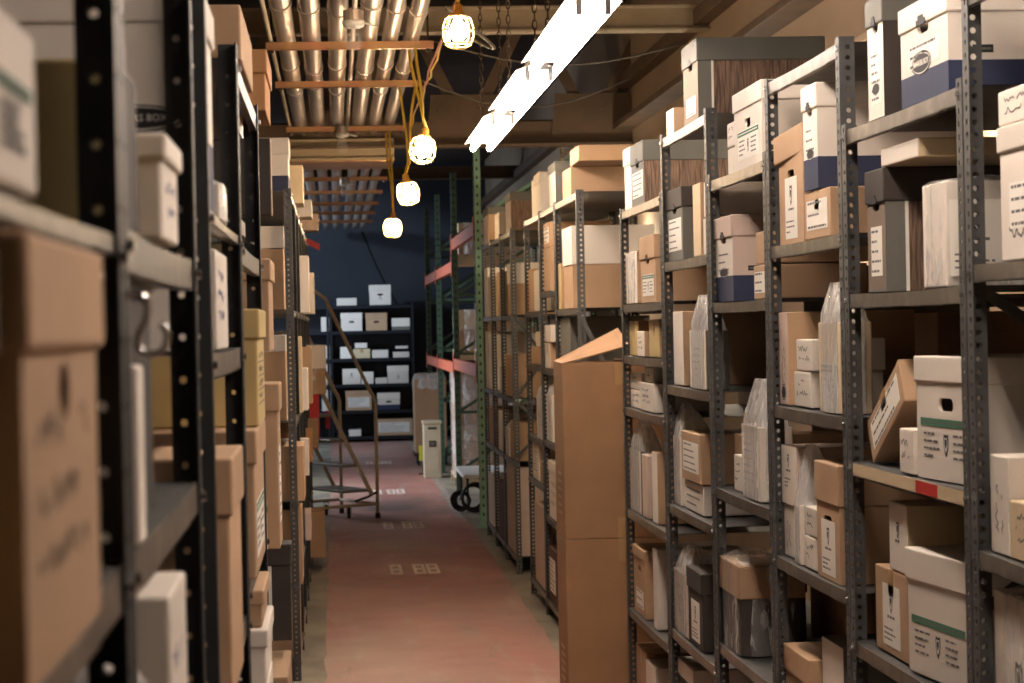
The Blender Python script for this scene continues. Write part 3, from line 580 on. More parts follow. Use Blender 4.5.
('records_box', 'white records box with navy base on the top of the second left rack row', -0.213, 10.85, 2.4092, 90, 0.34, 0.42, 0.263, {'body': 'white', 'lid': 'white', 'lidh': 0.08, 'band': 'navy'}),
('carton', 'kraft carton under a small white box, near end of the second left rack row', -0.246, 10.9, 1.8262, 90, 0.4, 0.399, 0.3, {'body': 'kraft'}),
('carton', 'small white box on a kraft carton, near end of the second left rack row', -0.241, 10.85, 2.1302, 90, 0.3, 0.3, 0.11, {'body': 'white'}),
('records_box', "kraft box with pale lid on the second left rack row's middle shelf, near end", -0.247, 10.89, 1.2732, 90, 0.34, 0.398, 0.425, {'body': 'kraft', 'lid': 'white', 'lidh': 0.08}),
('carton', 'brown carton jutting past the perforated post of the second left rack row', -0.167, 10.885, 0.8792, 90, 0.45, 0.478, 0.272, {'body': 'kraft'}),
('carton', 'tall kraft carton on the low shelf beside the perforated post', -0.184, 10.88, 0.4662, 90, 0.4, 0.461, 0.371, {'body': 'kraft'}),
('carton', 'kraft carton on the floor shelf of the second left rack row', -0.205, 10.92, 0.0992, 90, 0.4, 0.44, 0.325, {'body': 'kraft'}),
('carton', "cream carton on the second left rack row's top, beyond the navy-based box", -0.156, 11.9, 2.4092, 90, 0.4, 0.4, 0.207, {'body': 'tan'}),
('records_box', 'kraft box with white lid on the rack top of the second left row', -0.129, 13.2, 2.4092, 90, 0.4, 0.4, 0.095, {'body': 'kraft', 'lid': 'white', 'lidh': 0.1}),
('records_box', "pinkish-white lidded box on the rack top near the second left row's far end", -0.101, 15.043, 2.4092, 90, 0.4, 0.4, 0.109, {'body': 'pinkish', 'lid': 'pinkish', 'lidh': 0.06}),
('carton', 'white and kraft carton with label on the upper shelf of the second left row', -0.148, 12.97, 1.8262, 90, 0.34, 0.4, 0.338, {'body': 'white'}),
('carton', 'white carton on the upper shelf of the second left row, beyond the labelled one', -0.129, 14.1, 1.8262, 90, 0.4, 0.4, 0.266, {'body': 'white'}),
('wrapped_box', 'shrink-wrapped white-topped brown box jutting into the aisle from the second left row', -0.075, 15.27, 1.2732, 90, 0.34, 0.4, 0.339, {'body': 'kraft', 'lid': 'white', 'lidh': 0.16}),
('slipcase', 'kraft slipcase on the middle shelf of the second left row', -0.145, 13.3, 1.2732, 90, 0.2, 0.34, 0.346, {'body': 'kraft'}),
('slipcase', 'cream slipcase on the middle shelf of the second left row beside the first bay', -0.182, 11.83, 1.2732, 90, 0.06, 0.3, 0.417, {'body': 'tan'}),
('slipcase', 'white slipcase with paper edges on the middle shelf of the second left row', -0.158, 12.25, 1.2732, 90, 0.3, 0.34, 0.236, {'body': 'white'}),
('binder', 'tall red binder with white edge standing at the far end of the left rack row', -0.135, 16.75, 0.8792, 90, 0.07, 0.28, 0.352, {'body': 'red'}),
('carton', 'kraft carton on the lower shelf near the red binder', -0.135, 15.597, 0.8792, 90, 0.4, 0.4, 0.2, {'body': 'kraft'}),
('carton', 'orange kraft carton on the lower shelf of the second left row', -0.16, 14.0, 0.8792, 90, 0.4, 0.4, 0.2, {'body': 'orange'}),
('slipcase', 'narrow white slipcase on the lower shelf of the second left row', -0.166, 12.587, 0.8792, 90, 0.12, 0.34, 0.214, {'body': 'white'}),
('carton', 'pale grey carton low on the second left row', -0.168, 13.08, 0.4662, 90, 0.36, 0.4, 0.165, {'body': 'pinkish'}),
('carton', 'kraft carton standing on the floor at the far end of the left rack row', -0.102, 15.597, 0.0992, 90, 0.4, 0.4, 0.325, {'body': 'kraft'}),
('carton', "low white carton on top of the dark shelves at the aisle's end", 0.188, 32.93, 2.09, 0, 0.304, 0.36, 0.114, {'body': 'white'}),
('records_box', "white records box with badge on top of the dark shelves at the aisle's end", 0.7, 32.93, 2.09, 0, 0.32, 0.36, 0.303, {'body': 'white', 'lid': 'white', 'lidh': 0.1, 'print': 'badge_only', 'hole': 'mid'}),
('records_box', "white records box with lid on the end shelves' highest inside shelf", 0.254, 32.93, 1.7, 0, 0.32, 0.36, 0.274, {'body': 'white', 'lid': 'white', 'lidh': 0.09, 'hole': 'mid'}),
('records_box', 'brown records box between two white ones on the end shelves', 0.634, 32.93, 1.7, 0, 0.32, 0.36, 0.266, {'body': 'kraft', 'lid': 'kraft', 'lidh': 0.09, 'hole': 'mid'}),
('carton', 'white box with grey pattern beside the brown box on the end shelves', 1.007, 32.93, 1.7, 0, 0.275, 0.36, 0.182, {'body': 'white', 'band': 'grey'}),
('carton', 'white carton behind the ladder rail, second shelf of the end shelves', 0.157, 32.93, 1.28, 0, 0.167, 0.36, 0.177, {'body': 'white'}),
('carton', 'tan carton carrying a small white one on the end shelves', 0.4, 32.93, 1.28, 0, 0.259, 0.36, 0.142, {'body': 'tan'}),
('carton', 'small white carton on the tan carton of the end shelves', 0.393, 32.93, 1.435, 0, 0.183, 0.36, 0.078, {'body': 'white'}),
('carton', 'flat white carton in the middle of the end shelves', 0.682, 32.93, 1.28, 0, 0.244, 0.36, 0.12, {'body': 'white'}),
('carton', 'flat white carton under a smaller one on the end shelves', 1.002, 32.93, 1.28, 0, 0.244, 0.36, 0.083, {'body': 'white'}),
('carton', 'smaller white carton stacked on a flat one on the end shelves', 1.018, 32.93, 1.415, 0, 0.183, 0.36, 0.039, {'body': 'white'}),
('records_box', "white box with dark badge on the end shelves' third shelf", 0.237, 32.93, 0.885, 0, 0.274, 0.36, 0.235, {'body': 'white', 'print': 'badge_only'}),
('carton', 'square white carton beside the badge box on the end shelves', 0.48, 32.93, 0.885, 0, 0.183, 0.36, 0.184, {'body': 'white'}),
('carton', "low white carton on the end shelves' third shelf", 0.692, 32.93, 0.885, 0, 0.183, 0.36, 0.087, {'body': 'white'}),
('records_box', "white records box with lid and badge on the end shelves' third shelf", 0.95, 32.93, 0.885, 0, 0.313, 0.36, 0.265, {'body': 'white', 'lid': 'white', 'lidh': 0.09, 'print': 'badge_only'}),
('records_box', "brown records box with white label on the end shelves' fourth shelf", 0.34, 32.93, 0.485, 0, 0.396, 0.36, 0.297, {'body': 'kraft', 'lid': 'kraft', 'lidh': 0.05, 'label_s': 'lines_big'}),
('records_box', "white records box with navy base on the end shelves' fourth shelf", 0.797, 32.93, 0.485, 0, 0.336, 0.36, 0.255, {'body': 'white', 'lid': 'white', 'lidh': 0.09, 'band': 'navy', 'hole': 'mid'}),
('carton', "low white carton on the end shelves' bottom shelf", 0.273, 32.93, 0.09, 0, 0.183, 0.36, 0.098, {'body': 'white'}),
('carton', "wide brown carton with white label on the end shelves' bottom shelf", 0.869, 32.93, 0.09, 0, 0.58, 0.36, 0.251, {'body': 'kraft', 'label_s': 'lines_big'}),
('carton', 'white carton topmost in the neighbouring dark shelves behind the ladder', -0.133, 32.93, 1.7, 0, 0.152, 0.36, 0.22, {'body': 'white'}),
('carton', 'white carton second from top in the neighbouring dark shelves behind the ladder', -0.128, 32.93, 1.28, 0, 0.167, 0.36, 0.2, {'body': 'white'}),
('carton', 'white box in the middle of the neighbouring dark shelves behind the ladder', -0.132, 32.93, 0.885, 0, 0.167, 0.36, 0.32, {'body': 'white'}),
('carton', 'white box lowest in the neighbouring dark shelves behind the ladder', -0.138, 32.93, 0.485, 0, 0.167, 0.36, 0.32, {'body': 'white'}),
]

for row in BOXES: make_box(*row)

# ------------------------------------------------------------------ steel racks
POST={}
def post_mesh(H, pitch, dia, leg=.038, th=.0024):
    """slotted angle post with real punched holes; legs along +x and +y, foot at the origin"""
    k=(round(H,3),pitch,dia,leg)
    if k in POST: return POST[k]
    mb=MB(); n=int(H/pitch); r=dia/2; c=leg*.56
    def leg_(T):
        # T maps (a = along the leg, t = thickness, z) to space
        def P(a,t,z): return T(a,t,z)
        for t in (0,th):
            mb.quad([P(0,t,0),P(c-r*1.35,t,0),P(c-r*1.35,t,H),P(0,t,H)])
            mb.quad([P(c+r*1.35,t,0),P(leg,t,0),P(leg,t,H),P(c+r*1.35,t,H)])
        mb.quad([P(leg,0,0),P(leg,th,0),P(leg,th,H),P(leg,0,H)])
        a0,a1=c-r*1.35,c+r*1.35
        for i in range(n+1):
            z0=i*pitch; z1=min(H,z0+pitch); zc=z0+pitch/2
            if i==n or z1-z0<pitch*.9:
                for t in (0,th): mb.quad([P(a0,t,z0),P(a1,t,z0),P(a1,t,H),P(a0,t,H)])
                break
            out=[(a1,zc),(a1,z1),(c,z1),(a0,z1),(a0,zc),(a0,z0),(c,z0),(a1,z0)]
            inn=[(c+r*math.cos(j*math.pi/4),zc+r*math.sin(j*math.pi/4)) for j in range(8)]
            for t in (0,th):
                for j in range(8):
                    q=(j+1)%8
                    mb.quad([P(out[j][0],t,out[j][1]),P(out[q][0],t,out[q][1]),P(inn[q][0],t,inn[q][1]),P(inn[j][0],t,inn[j][1])])
            for j in range(8):
                q=(j+1)%8
                mb.quad([P(inn[j][0],0,inn[j][1]),P(inn[q][0],0,inn[q][1]),P(inn[q][0],th,inn[q][1]),P(inn[j][0],th,inn[j][1])])
    leg_(lambda a,t,z:(a,t,z)); leg_(lambda a,t,z:(t,a,z))
    mb.quad([(0,0,H),(leg,0,H),(leg,th,H),(th,th,H),(th,leg,H),(0,leg,H)])
    me=bpy.data.meshes.new('post'); me.from_pydata(mb.v,[],mb.f); me.update()
    POST[k]=me
    return me

def rack(label, side, xf, y0, y1, depth, shelves, H, pitch=.0254, dia=.0125, post='steel', lipm='lip', braces=(), group='steel shelving units along the aisle', lip=.032, lean=0, back=False, thin=None, leg=.038):
    s=1 if side=='right' else -1
    t=thing('steel_shelving',label,'shelving',(xf,(y0+y1)/2,0),0,group)
    L=y1-y0; me=post_mesh(H,pitch,dia,leg)
    key=me.name+post
    if not me.materials: me.materials.append(M[post])
    elif me.materials[0]!=M[post]:
        me=me.copy(); me.materials.clear(); me.materials.append(M[post])
    rots={(1,-1):(0,90),(1,1):(-90,180),(-1,-1):(90,0),(-1,1):(180,-90)}   # (side, end): rotation of front and back posts
    for end in (-1,1):
        rf,rb=rots[(s,end)]
        for rz,xx in ((rf,0),(rb,s*depth)):
            p=link('post',me,t); p.location=(xx,end*L/2,.0); p.rotation_euler=(0,0,R(rz))
    lip0=lip
    for z in shelves:
        lip=.012 if thin==z else lip0
        mb=MB(); a,b=(.0035,depth-.0035); x0,x1=sorted((s*a,s*b)); xl=s*a
        sag=.004
        N=6
        ys=[-L/2+.003+(L-.006)*i/N for i in range(N+1)]
        zs=[z-sag*math.sin(math.pi*i/N) for i in range(N+1)]
        for i in range(N):
            ya,yb,za,zb=ys[i],ys[i+1],zs[i],zs[i+1]
            mb.quad([(x0,ya,za),(x1,ya,za),(x1,yb,zb),(x0,yb,zb)],0)
            mb.quad([(x0,ya,za-.0025),(x0,yb,zb-.0025),(x1,yb,zb-.0025),(x1,ya,za-.0025)],0)
            for xx,dx in ((s*a,s*.0022),(s*b,-s*.0022)):
                xa,xb=sorted((xx,xx+dx))
                vs=[(q,yy,zz) for yy,zt in ((ya,za),(yb,zb)) for q in (xa,xb) for zz in (zt-lip,zt+.0006)]
                mb.add(vs,[(0,1,3,2),(4,6,7,5),(0,4,5,1),(2,3,7,6),(1,5,7,3),(0,2,6,4)],1)
            xa,xb=sorted((s*a,s*(a+.014)))
            mb.box(xa,xb,ya,yb,min(za,zb)-lip,min(za,zb)-lip+.0022,1)
        sh=mb.build('shelf',['steel',lipm],t)
        for end in (-1,1):
            q=MB(); Tm=Matrix.Translation((-s*.0005,end*(L/2-.019),z-.016))@Matrix.Rotation(R(-90*s),4,'Y')
            q.lathe([(0,.005),(.0055,.005),(.0062,0)],6,0,Tm); q.build('bolt','bolt',sh)
    for (z0,z1,where) in braces:
        mb=MB()
        if where=='back':
            mb.bar((s*(depth+.002),-L/2+.02,z0),(s*(depth+.002),L/2-.02,z1),.022,.003,0,up=(s,0,0)); mb.bar((s*(depth+.005),-L/2+.02,z1),(s*(depth+.005),L/2-.02,z0),.022,.003,0,up=(s,0,0))
        else:
            yy=-L/2-.001 if where=='near' else L/2+.001
            mb.bar((s*.02,yy,z1),(s*(depth-.02),yy,z0),.022,.003,0,up=(0,1,0)); mb.bar((s*.02,yy-.004,z0),(s*(depth-.02),yy-.004,z1),.022,.003,0,up=(0,1,0))
        mb.build('brace',post,t)
    if back:
        mb=MB(); mb.box(*sorted((s*(depth+.001),s*(depth+.003))),-L/2,L/2,.05,H-.02); mb.build('back_panel',post,t)  # added dark sheet standing in for the shade behind the shelves
    return t
D=.46; DD=.92
rack('steel shelving cut off by the photo\'s right edge','right',1.22,3.10,4.075,DD,[2.35,1.82,1.27,.815,.35],2.9,braces=((1.15,1.78,'far'),))
r1=rack('full shelving unit closest to the camera on the right, with a red sticker','right',1.22,4.085,5.075,DD,[2.17,1.78,1.38,.95,.5,.1],2.185)
rack('second full shelving unit on the right, holding a bagged tan box','right',1.22,5.085,5.985,DD,[2.387,1.928,1.483,1.06,.597,.1],2.40)
rack('third full shelving unit on the right, with a tall white box on top','right',1.22,5.995,6.935,DD,[2.178,1.783,1.183,.677,.2],2.20)
rack('fourth full shelving unit on the right, with the woodgrain box on top','right',1.22,6.945,7.935,DD,[2.403,1.944,1.491,1.05,.585,.115],2.42)
rack('fifth shelving unit on the right, beside the two tall cartons','right',1.22,7.945,9.11,DD,[2.198,1.802,1.585,1.366,.932,.51,.058],2.21)
rack('shelving unit on the right just beyond the tall cartons','right',1.22,10.74,11.835,D,[2.39,1.805,1.298,.80,.1],2.40,braces=((.85,1.75,'near'),))
rack('shelving unit on the right, second beyond the tall cartons','right',1.22,11.845,12.725,D,[2.39,1.918,1.468,1.043,.598,.098],2.40)
rack('shelving unit on the right, third beyond the tall cartons','right',1.22,12.735,13.755,D,[2.39,1.808,1.478,1.028,.755,.108],2.40)
rack('far right shelving unit with crossed braces and two big pale boxes','right',1.22,14.84,15.805,D,[2.383,1.798,1.218,.778,.118],2.40,braces=((1.22,1.78,'near'),(.82,1.2,'near')))
for k,lab in enumerate(('far right shelving unit next beyond the cross-braced one','last far right shelving unit before the green pallet rack')):
    rack(lab,'right',1.22,15.81+.97*k,16.775+.97*k,D,[2.383,1.798,1.218,.778,.118],2.40)
# the sticker and tape on the third shelf of the near unit
sh=[c for c in r1.children if c.name.startswith('shelf')][2]
mb=MB(); mb.box(.0022,.0030,-.45,.46,1.349,1.377,0); mb.build('paper_strip','tan',sh)
mb=MB(); mb.box(.0014,.0021,-.265,-.10,1.350,1.376,0); o=mb.build('sticker','red',sh); o['label']='torn red sticker'
Lp=dict(pitch=.047,dia=.0085,post='steel_dark',leg=.031)
LX=-.15
Lp['back']=True
rack('out-of-focus shelving unit at the photo\'s left edge','left',LX,.56,1.558,D,[2.17,1.79,1.557,1.25,.8,.3],2.19,thin=1.79,**Lp)
rack('left shelving unit with the chrome hook, second from the camera','left',LX,1.568,2.39,D,[2.17,1.80,1.557,1.275,.8,.3],2.19,**Lp)
rack('left shelving unit holding the tall kraft box with deep lid','left',LX,2.64,3.54,D,[1.876,1.695,1.258,.8,.3],2.19,thin=1.876,**Lp)
rack('left shelving unit holding the yellowed records box','left',LX,3.55,4.50,D,[2.17,1.868,1.30,.952,.45,.1],2.19,**Lp)
Lp['back']=False
rack('left shelving unit set slightly back, with orange-brown box on top','left',LX-.05,4.52,5.47,D,[2.203,1.975,1.675,1.235,.96,.822,.4,.1],2.205,**Lp)
for k,lab in enumerate(('first unit of the second left rack row, with the navy-based white box on top','second left row unit, next beyond the one with the navy-based box','second left row unit under the white-lidded kraft box','second left row unit, fourth along the row','second left row unit, fifth along the row beside shrink-wrapped box','second left row unit holding the red binder')):
    rack(lab,'left',-.20,10.6+1.05*k,11.64+1.05*k,D,[2.408,1.825,1.272,.878,.465,.098],2.42,dia=.010,braces=())
CAM=[[0.996408, 0.021451, -0.081915, 0.0], [-0.082047, 0.005331, -0.996614, 0.0], [-0.020942, 0.999756, 0.007072, 1.72], [0, 0, 0, 1]]
# ------------------------------------------------------------------ the two tall cartons standing in the aisle
def tall_carton(label, z, flap):
    t=thing('tall_carton',label,'box',(.99,9.40,z)); w,d,h=.50,.37,.775
    mb=MB()
    if flap:      # open top: walls and floor only
        th=.006
        mb.box(0,w,0,th,0,h); mb.box(0,w,d-th,d,0,h); mb.box(0,th,th,d-th,0,h); mb.box(w-th,w,th,d-th,0,h); mb.box(th,w-th,th,d-th,0,.006)
    else: mb.box(0,w,0,d,0,h)
    b=mb.build('body','brown',t,bevel=.004)
    q=MB(); q.box(.235,.285,-.0008,.0002,h-.10,h+.0006); q.box(.235,.285,-.0008,.0002,0,.09); 
    if not flap: q.box(.235,.285,0,d,h,h+.0008)
    q.build('tape_seam','tape',t)
    q=MB(); rnd=random.Random(5)
    for k in range(6):      # printing on the aisle face
        q.box(-.0008,.0002,.10,.27*rnd.uniform(.6,1),.10+.035*k,.112+.035*k)
    q.build('printed_panel','tape',b)
    if flap:
        q=MB(); q.prism([(0,0,h),(0,d,h+.004),(.30,d,h+.150),(.30,0,h+.075)],(.002,0,-.006)); q.build('flap','brown',t)
        q=MB(); q.prism([(w,0,h),(w,d,h),(w-.22,d,h+.01),(w-.22,0,h+.01)],(0,0,-.006)); q.build('flap','brown',t)
    return t
tall_carton('tall kraft carton standing on the floor, underneath another tall carton',0.001,False)
tall_carton('tall kraft carton with a raised flap, on top of another tall carton',.778,True)

# ------------------------------------------------------------------ setting
def floor_material():
    m,nt,b=nodes('painted_concrete_floor'); N,Lk=nt.nodes,nt.links
    ge=N.new('ShaderNodeNewGeometry'); sp=N.new('ShaderNodeSeparateXYZ'); Lk.new(ge.outputs['Position'],sp.inputs[0])
    def noise(sc,st=(1,1,1),det=6,dist=0):
        mp=N.new('ShaderNodeMapping'); mp.inputs['Scale'].default_value=st; Lk.new(ge.outputs['Position'],mp.inputs['Vector'])
        n=N.new('ShaderNodeTexNoise'); n.inputs['Scale'].default_value=sc; n.inputs['Detail'].default_value=det; n.inputs['Distortion'].default_value=dist
        Lk.new(mp.outputs['Vector'],n.inputs['Vector']); return n.outputs['Fac']
    def math_(op,a,b_=None,c=None):
        n=N.new('ShaderNodeMath'); n.operation=op
        for i,v in enumerate((a,b_,c)):
            if v is None: continue
            if isinstance(v,(int,float)): n.inputs[i].default_value=v
            else: Lk.new(v,n.inputs[i])
        return n.outputs[0]
    def ramp(f,stops):
        r=N.new('ShaderNodeValToRGB'); Lk.new(f,r.inputs['Fac']); e=r.color_ramp.elements
        e[0].position,e[0].color=stops[0][0],lin(stops[0][1]) if len(stops[0][1])==3 else stops[0][1]
        e[1].position,e[1].color=stops[1][0],lin(stops[1][1]) if len(stops[1][1])==3 else stops[1][1]
        for p,c in stops[2:]:
            q=e.new(p); q.color=lin(c)
        return r.outputs['Color']
    def mix(f,a,c):
        n=N.new('ShaderNodeMix'); n.data_type='RGBA'
        Lk.new(f,n.inputs[0]); Lk.new(a,n.inputs[6]); Lk.new(c,n.inputs[7]); return n.outputs[2]
    red=ramp(noise(1.3,(1,.35,1)),[(.36,(168,117,106)),(.66,(194,138,125))])
    conc=ramp(noise(3.0,(1,.5,1)),[(.35,(120,112,98)),(.68,(164,156,138))])
    worn=ramp(noise(5.5,(1.2,.22,1),8,.6),[(.56,(0,0,0)),(.72,(255,255,255))])
    wornb=ramp(noise(.55,(1.4,.30,1),5),[(.44,(0,0,0)),(.66,(255,255,255))])
    scuff=ramp(noise(9,(1,.16,1),9,.8),[(.60,(0,0,0)),(.70,(205,205,205))])
    worncol=ramp(noise(2.0),[(.3,(164,143,128)),(.7,(196,176,160))])
    c1=mix(math_('MULTIPLY',math_('ADD',worn,math_('MULTIPLY',wornb,1.0)),.72),red,worncol)
    # the band of rubbed grey that crosses the paint about 19 m along
    yb=math_('SUBTRACT',1,math_('MULTIPLY',math_('ABSOLUTE',math_('SUBTRACT',sp.outputs[1],20.6)),.55)); yb=math_('MAXIMUM',yb,0)
    grey=ramp(noise(6),[(.3,(104,92,88)),(.7,(128,112,106))])
    c1=mix(math_('MULTIPLY',yb,ramp(noise(1.1,(1,.6,1)),[(.45,(0,0,0)),(.6,(255,255,255))])),c1,grey)
    c1=mix(scuff,c1,conc)
    wob=math_('MULTIPLY',math_('SUBTRACT',noise(2.2,(.3,1,1)),.5),.07)
    x=math_('ADD',sp.outputs[0],wob)
    inl=math_('GREATER_THAN',x,-.085); inr=math_('LESS_THAN',x,1.135)
    inside=math_('MULTIPLY',inl,inr)
    line=math_('MULTIPLY',math_('MULTIPLY',math_('GREATER_THAN',x,1.07),math_('LESS_THAN',x,1.13)),math_('GREATER_THAN',sp.outputs[1],19.4))
    lc=ramp(noise(9),[(.4,(150,140,128)),(.7,(196,186,172))])
    near=math_('MULTIPLY',math_('MINIMUM',math_('MAXIMUM',math_('MULTIPLY',math_('SUBTRACT',15.5,sp.outputs[1]),.16),0),1),ramp(noise(1.7,(1,.4,1),7),[(.30,(110,110,110)),(.62,(215,215,215))]))
    c1=mix(near,c1,worncol)
    c=mix(inside,conc,c1); c=mix(line,c,lc)
    Lk.new(c,b.inputs['Base Color'])
    rr=N.new('ShaderNodeMapRange'); Lk.new(noise(3.5),rr.inputs['Value']); rr.inputs['To Min'].default_value=.28; rr.inputs['To Max'].default_value=.62
    Lk.new(rr.outputs[0],b.inputs['Roughness'])
    bp=N.new('ShaderNodeBump'); bp.inputs['Strength'].default_value=.12; bp.inputs['Distance'].default_value=.01; Lk.new(noise(14),bp.inputs['Height']); Lk.new(bp.outputs[0],b.inputs['Normal'])
    return m
M['floor']=floor_material()
M['wall_tan']=mat('plaster_tan',(172,150,126),.85,var=.10,scale=2.2,stretch=(1,.3,1),bump=.2,bscale=20,inst=0)
M['wall_blue']=mat('painted_block_wall',(40,43,50),.85,var=.12,scale=1.5,inst=0)
M['wall_dark']=mat('dark_block_wall',(72,66,60),.9,var=.15,scale=2,inst=0)
M['ceiling']=mat('dark_deck',(58,46,38),.9,var=.2,scale=2,inst=0)  # mottled dark brown over the whole deck
M['beam']=mat('painted_joist',(190,174,148),.7,var=.12,scale=5,inst=.05)
M['girder']=mat('brown_girder',(104,84,66),.7,var=.15,scale=4,inst=.05)
M['duct']=mat('putty_panel',(176,158,130),.75,var=.05,scale=2,inst=0)
XL,XR,Y0,Y1,ZC=-3.2,2.42,-3.0,34.0,4.35
def slab(name,x0,x1,y0,y1,z0,z1,m,bevel=0):
    mb=MB(); mb.box(x0,x1,y0,y1,z0,z1); return struct(mb.build(name,m,bevel=bevel))
slab('floor',XL,XR,Y0,Y1,-.12,0,'floor')
slab('ceiling',XL,XR,Y0,Y1,ZC,ZC+.12,'ceiling')
slab('wall_left',XL-.12,XL,Y0,Y1,-.12,ZC+.12,'wall_dark')
slab('wall_right',XR,XR+.12,Y0,Y1,-.12,ZC+.12,'wall_tan')
slab('wall_back',XL,XR,Y1,Y1+.12,-.12,ZC+.12,'wall_blue')
slab('wall_front',XL,XR,Y0-.12,Y0,-.12,ZC+.12,'wall_dark')
slab('trim_1',XR-.10,XR,Y0,Y1,3.62,3.72,'girder',.006)
slab('trim_2',XR-.16,XR,Y0,Y1,3.28,3.33,'girder',.006)
slab('trim_3',XR-.045,XR,Y0,Y1,2.96,3.00,'wall_tan',.006)
# joists and girders
def joist(y,z,m,h=.16,flange=.14):
    mb=MB()
    mb.box(XL,XR,y-flange/2,y+flange/2,z,z+.014); mb.box(XL,XR,y-flange/2,y+flange/2,z+h-.014,z+h); mb.box(XL,XR,y-.005,y+.005,z+.014,z+h-.014)
    for k in range(22):
        x=XL+.2+k*.25
        mb.lathe([(0,-.006),(.010,-.006),(.012,0)],8,0,Matrix.Translation((x,y+(-.04 if k%2 else .04),z)))
    return struct(mb.build('ceiling_beam',m))
joist(5.5,3.62,'beam'); joist(13.6,3.58,'beam'); joist(21.5,3.62,'girder'); joist(27.5,3.62,'girder')
def truss(y):
    mb=MB(); z0,z1=3.16,4.28
    mb.box(XL,XR,y-.09,y+.09,z0,z0+.02); mb.box(XL,XR,y-.006,y+.006,z0+.02,z0+.20); mb.box(XL,XR,y-.09,y+.09,z1-.02,z1)
    for k in range(6):
        xa=-2.9+k*1.0
        mb.bar((xa,y,z0+.12),(xa+.5,y,z1),.09,.02,0,up=(0,1,0)); mb.bar((xa+.5,y,z1),(xa+1.0,y,z0+.12),.09,.02,0,up=(0,1,0))
        mb.prism([(xa-.34,y-.012,z0+.02),(xa+.34,y-.012,z0+.02),(xa+.30,y-.012,z0+.42),(xa-.30,y-.012,z0+.42)],(0,-.012,0))
        for j in range(4): mb.lathe([(0,.008),(.014,.008),(.016,0)],8,0,Matrix.Translation((xa-.24+.16*j,y-.024,z0+.30))@Matrix.Rotation(R(90),4,'X'))
    return struct(mb.build('ceiling_beam','girder'))
truss(17.2)
# downstand panel that ends the first run of conduits
mb=MB(); mb.box(-.36,.50,17.15,17.95,3.07,3.24); mb.box(-.36,.50,17.13,17.15,3.06,3.09); mb.box(-.36,.50,17.13,17.97,3.055,3.07,1)
t=mb.build('cable_duct',['duct','strut'],bevel=.006); tag(t,'putty-coloured duct crossing above the aisle where the first conduits end','duct')
q=MB()
for xx in (-.30,.44): q.tube([(xx,17.5,3.24),(xx,17.5,ZC)],.008,6)
q.build('hanger_rod','chain',t)

# ------------------------------------------------------------------ conduits on trapeze struts
px=[-.232,-.095,.048,.212,.333,.448]
words_=['outermost left','second from left','third from left','third from right','second from right','outermost right']
for i,x in enumerate(px):
    for run,(ya,yb) in enumerate(((-2.5,17.0),(18.1,33.2))):
        r=.052 if i<4 else .044
        z=3.26+r+.001
        cz=[y for y in (2.0,5.2,8.2,10.45+.12*(i%3),12.85+.22*(i%2),14.2-.35*(i%2)) ] if run==0 else [21,24.2,27.4,30.5]
        t=thing('conduit_pipe','galvanised conduit over the aisle, %s, in the %s run'%(words_[i],('lamplit near','dark far')[run]),'pipe',(x,ya,0),0,'steel conduits on the ceiling trapezes')
        mb=MB(); n=8
        mb.tube([(0,(yb-ya)*k/n,z) for k in range(n+1)],r,18); mb.build('pipe','galv',t,smooth=True)
        for y in cz:
            q=MB(); q.tube([(0,y-ya-.05,z),(0,y-ya+.05,z)],r+.006,18); q.build('coupling','galv',t)
sy=[2.2,4.6,7.0,9.3,11.55,13.37,16.35]+[21.75,23.85,26.0,28.1,30.3]
names=['first','second','third','fourth','first to show fully','second to show','third to show, just before the putty duct','first beyond the duct','second beyond the duct','third beyond the duct','fourth beyond the duct','last beyond the duct']
for k,y in enumerate(sy):
    if k<3: continue
    t=thing('trapeze_strut','strut channel under the ceiling conduits, %s'%names[k],'strut',(0,y,0),0,'trapeze struts under the conduits')
    mb=MB(); x0,x1,z=-.335,.56,3.22
    mb.box(x0,x1,-.0205,.0205,z,z+.003); mb.box(x0,x1,-.0205,-.0175,z,z+.04); mb.box(x0,x1,.0175,.0205,z,z+.04)
    mb.build('channel','strut',t)
    for xx in (x0+.03,x1-.03):
        q=MB(); q.tube([(xx,0,3.2),(xx,0,ZC)],.006,6); q.lathe([(0,3.205),(.013,3.205),(.013,3.218),(0,3.218)],6,0,Matrix.Translation((xx,0,0))); q.build('threaded_rod','chain',t)
# thin conduits and cables beside the big ones
def run_pipe(name,label,pts,r,m,cat='pipe',group=None,n=10):
    mb=MB(); mb.tube(pts,r,n); o=mb.build(name,m,smooth=True); return tag(o,label,cat,group)
run_pipe('thin_conduit','thin conduit running between the big ones to the glass lampholders',[(.13,0,3.30),(.13,17.1,3.30)],.014,'galv')
run_pipe('thin_conduit','thin painted conduit along the outer left edge of the trapezes',[(-.31,-2,3.275),(-.31,17.1,3.275)],.012,'beam')
def wavy(x,z,y0,y1,amp,n,seed,drift=0):
    rn=random.Random(seed); return [(x+drift*i/n+rn.uniform(-amp,amp), y0+(y1-y0)*i/n, z+rn.uniform(-amp,amp)) for i in range(n+1)]
run_pipe('cable','pinkish cable slung along the right ends of the struts',wavy(.605,3.28,6,17,.012,26,3),.007,'cable','cable')
run_pipe('cable','yellowish cable slung along the right ends of the struts',wavy(.63,3.31,6,17,.012,26,8),.007,'yellow_cord','cable')
run_pipe('cable','grey cable sagging from the conduits across to the fluorescent lights',[(.555,10.2,3.24)]+[(.555+.24*math.sin(R(180)*i/14)+.02*i/14,10.2+.04*i,3.24-.16*math.sin(R(180)*i/14)) for i in range(1,15)],.008,'grey_cable','cable')
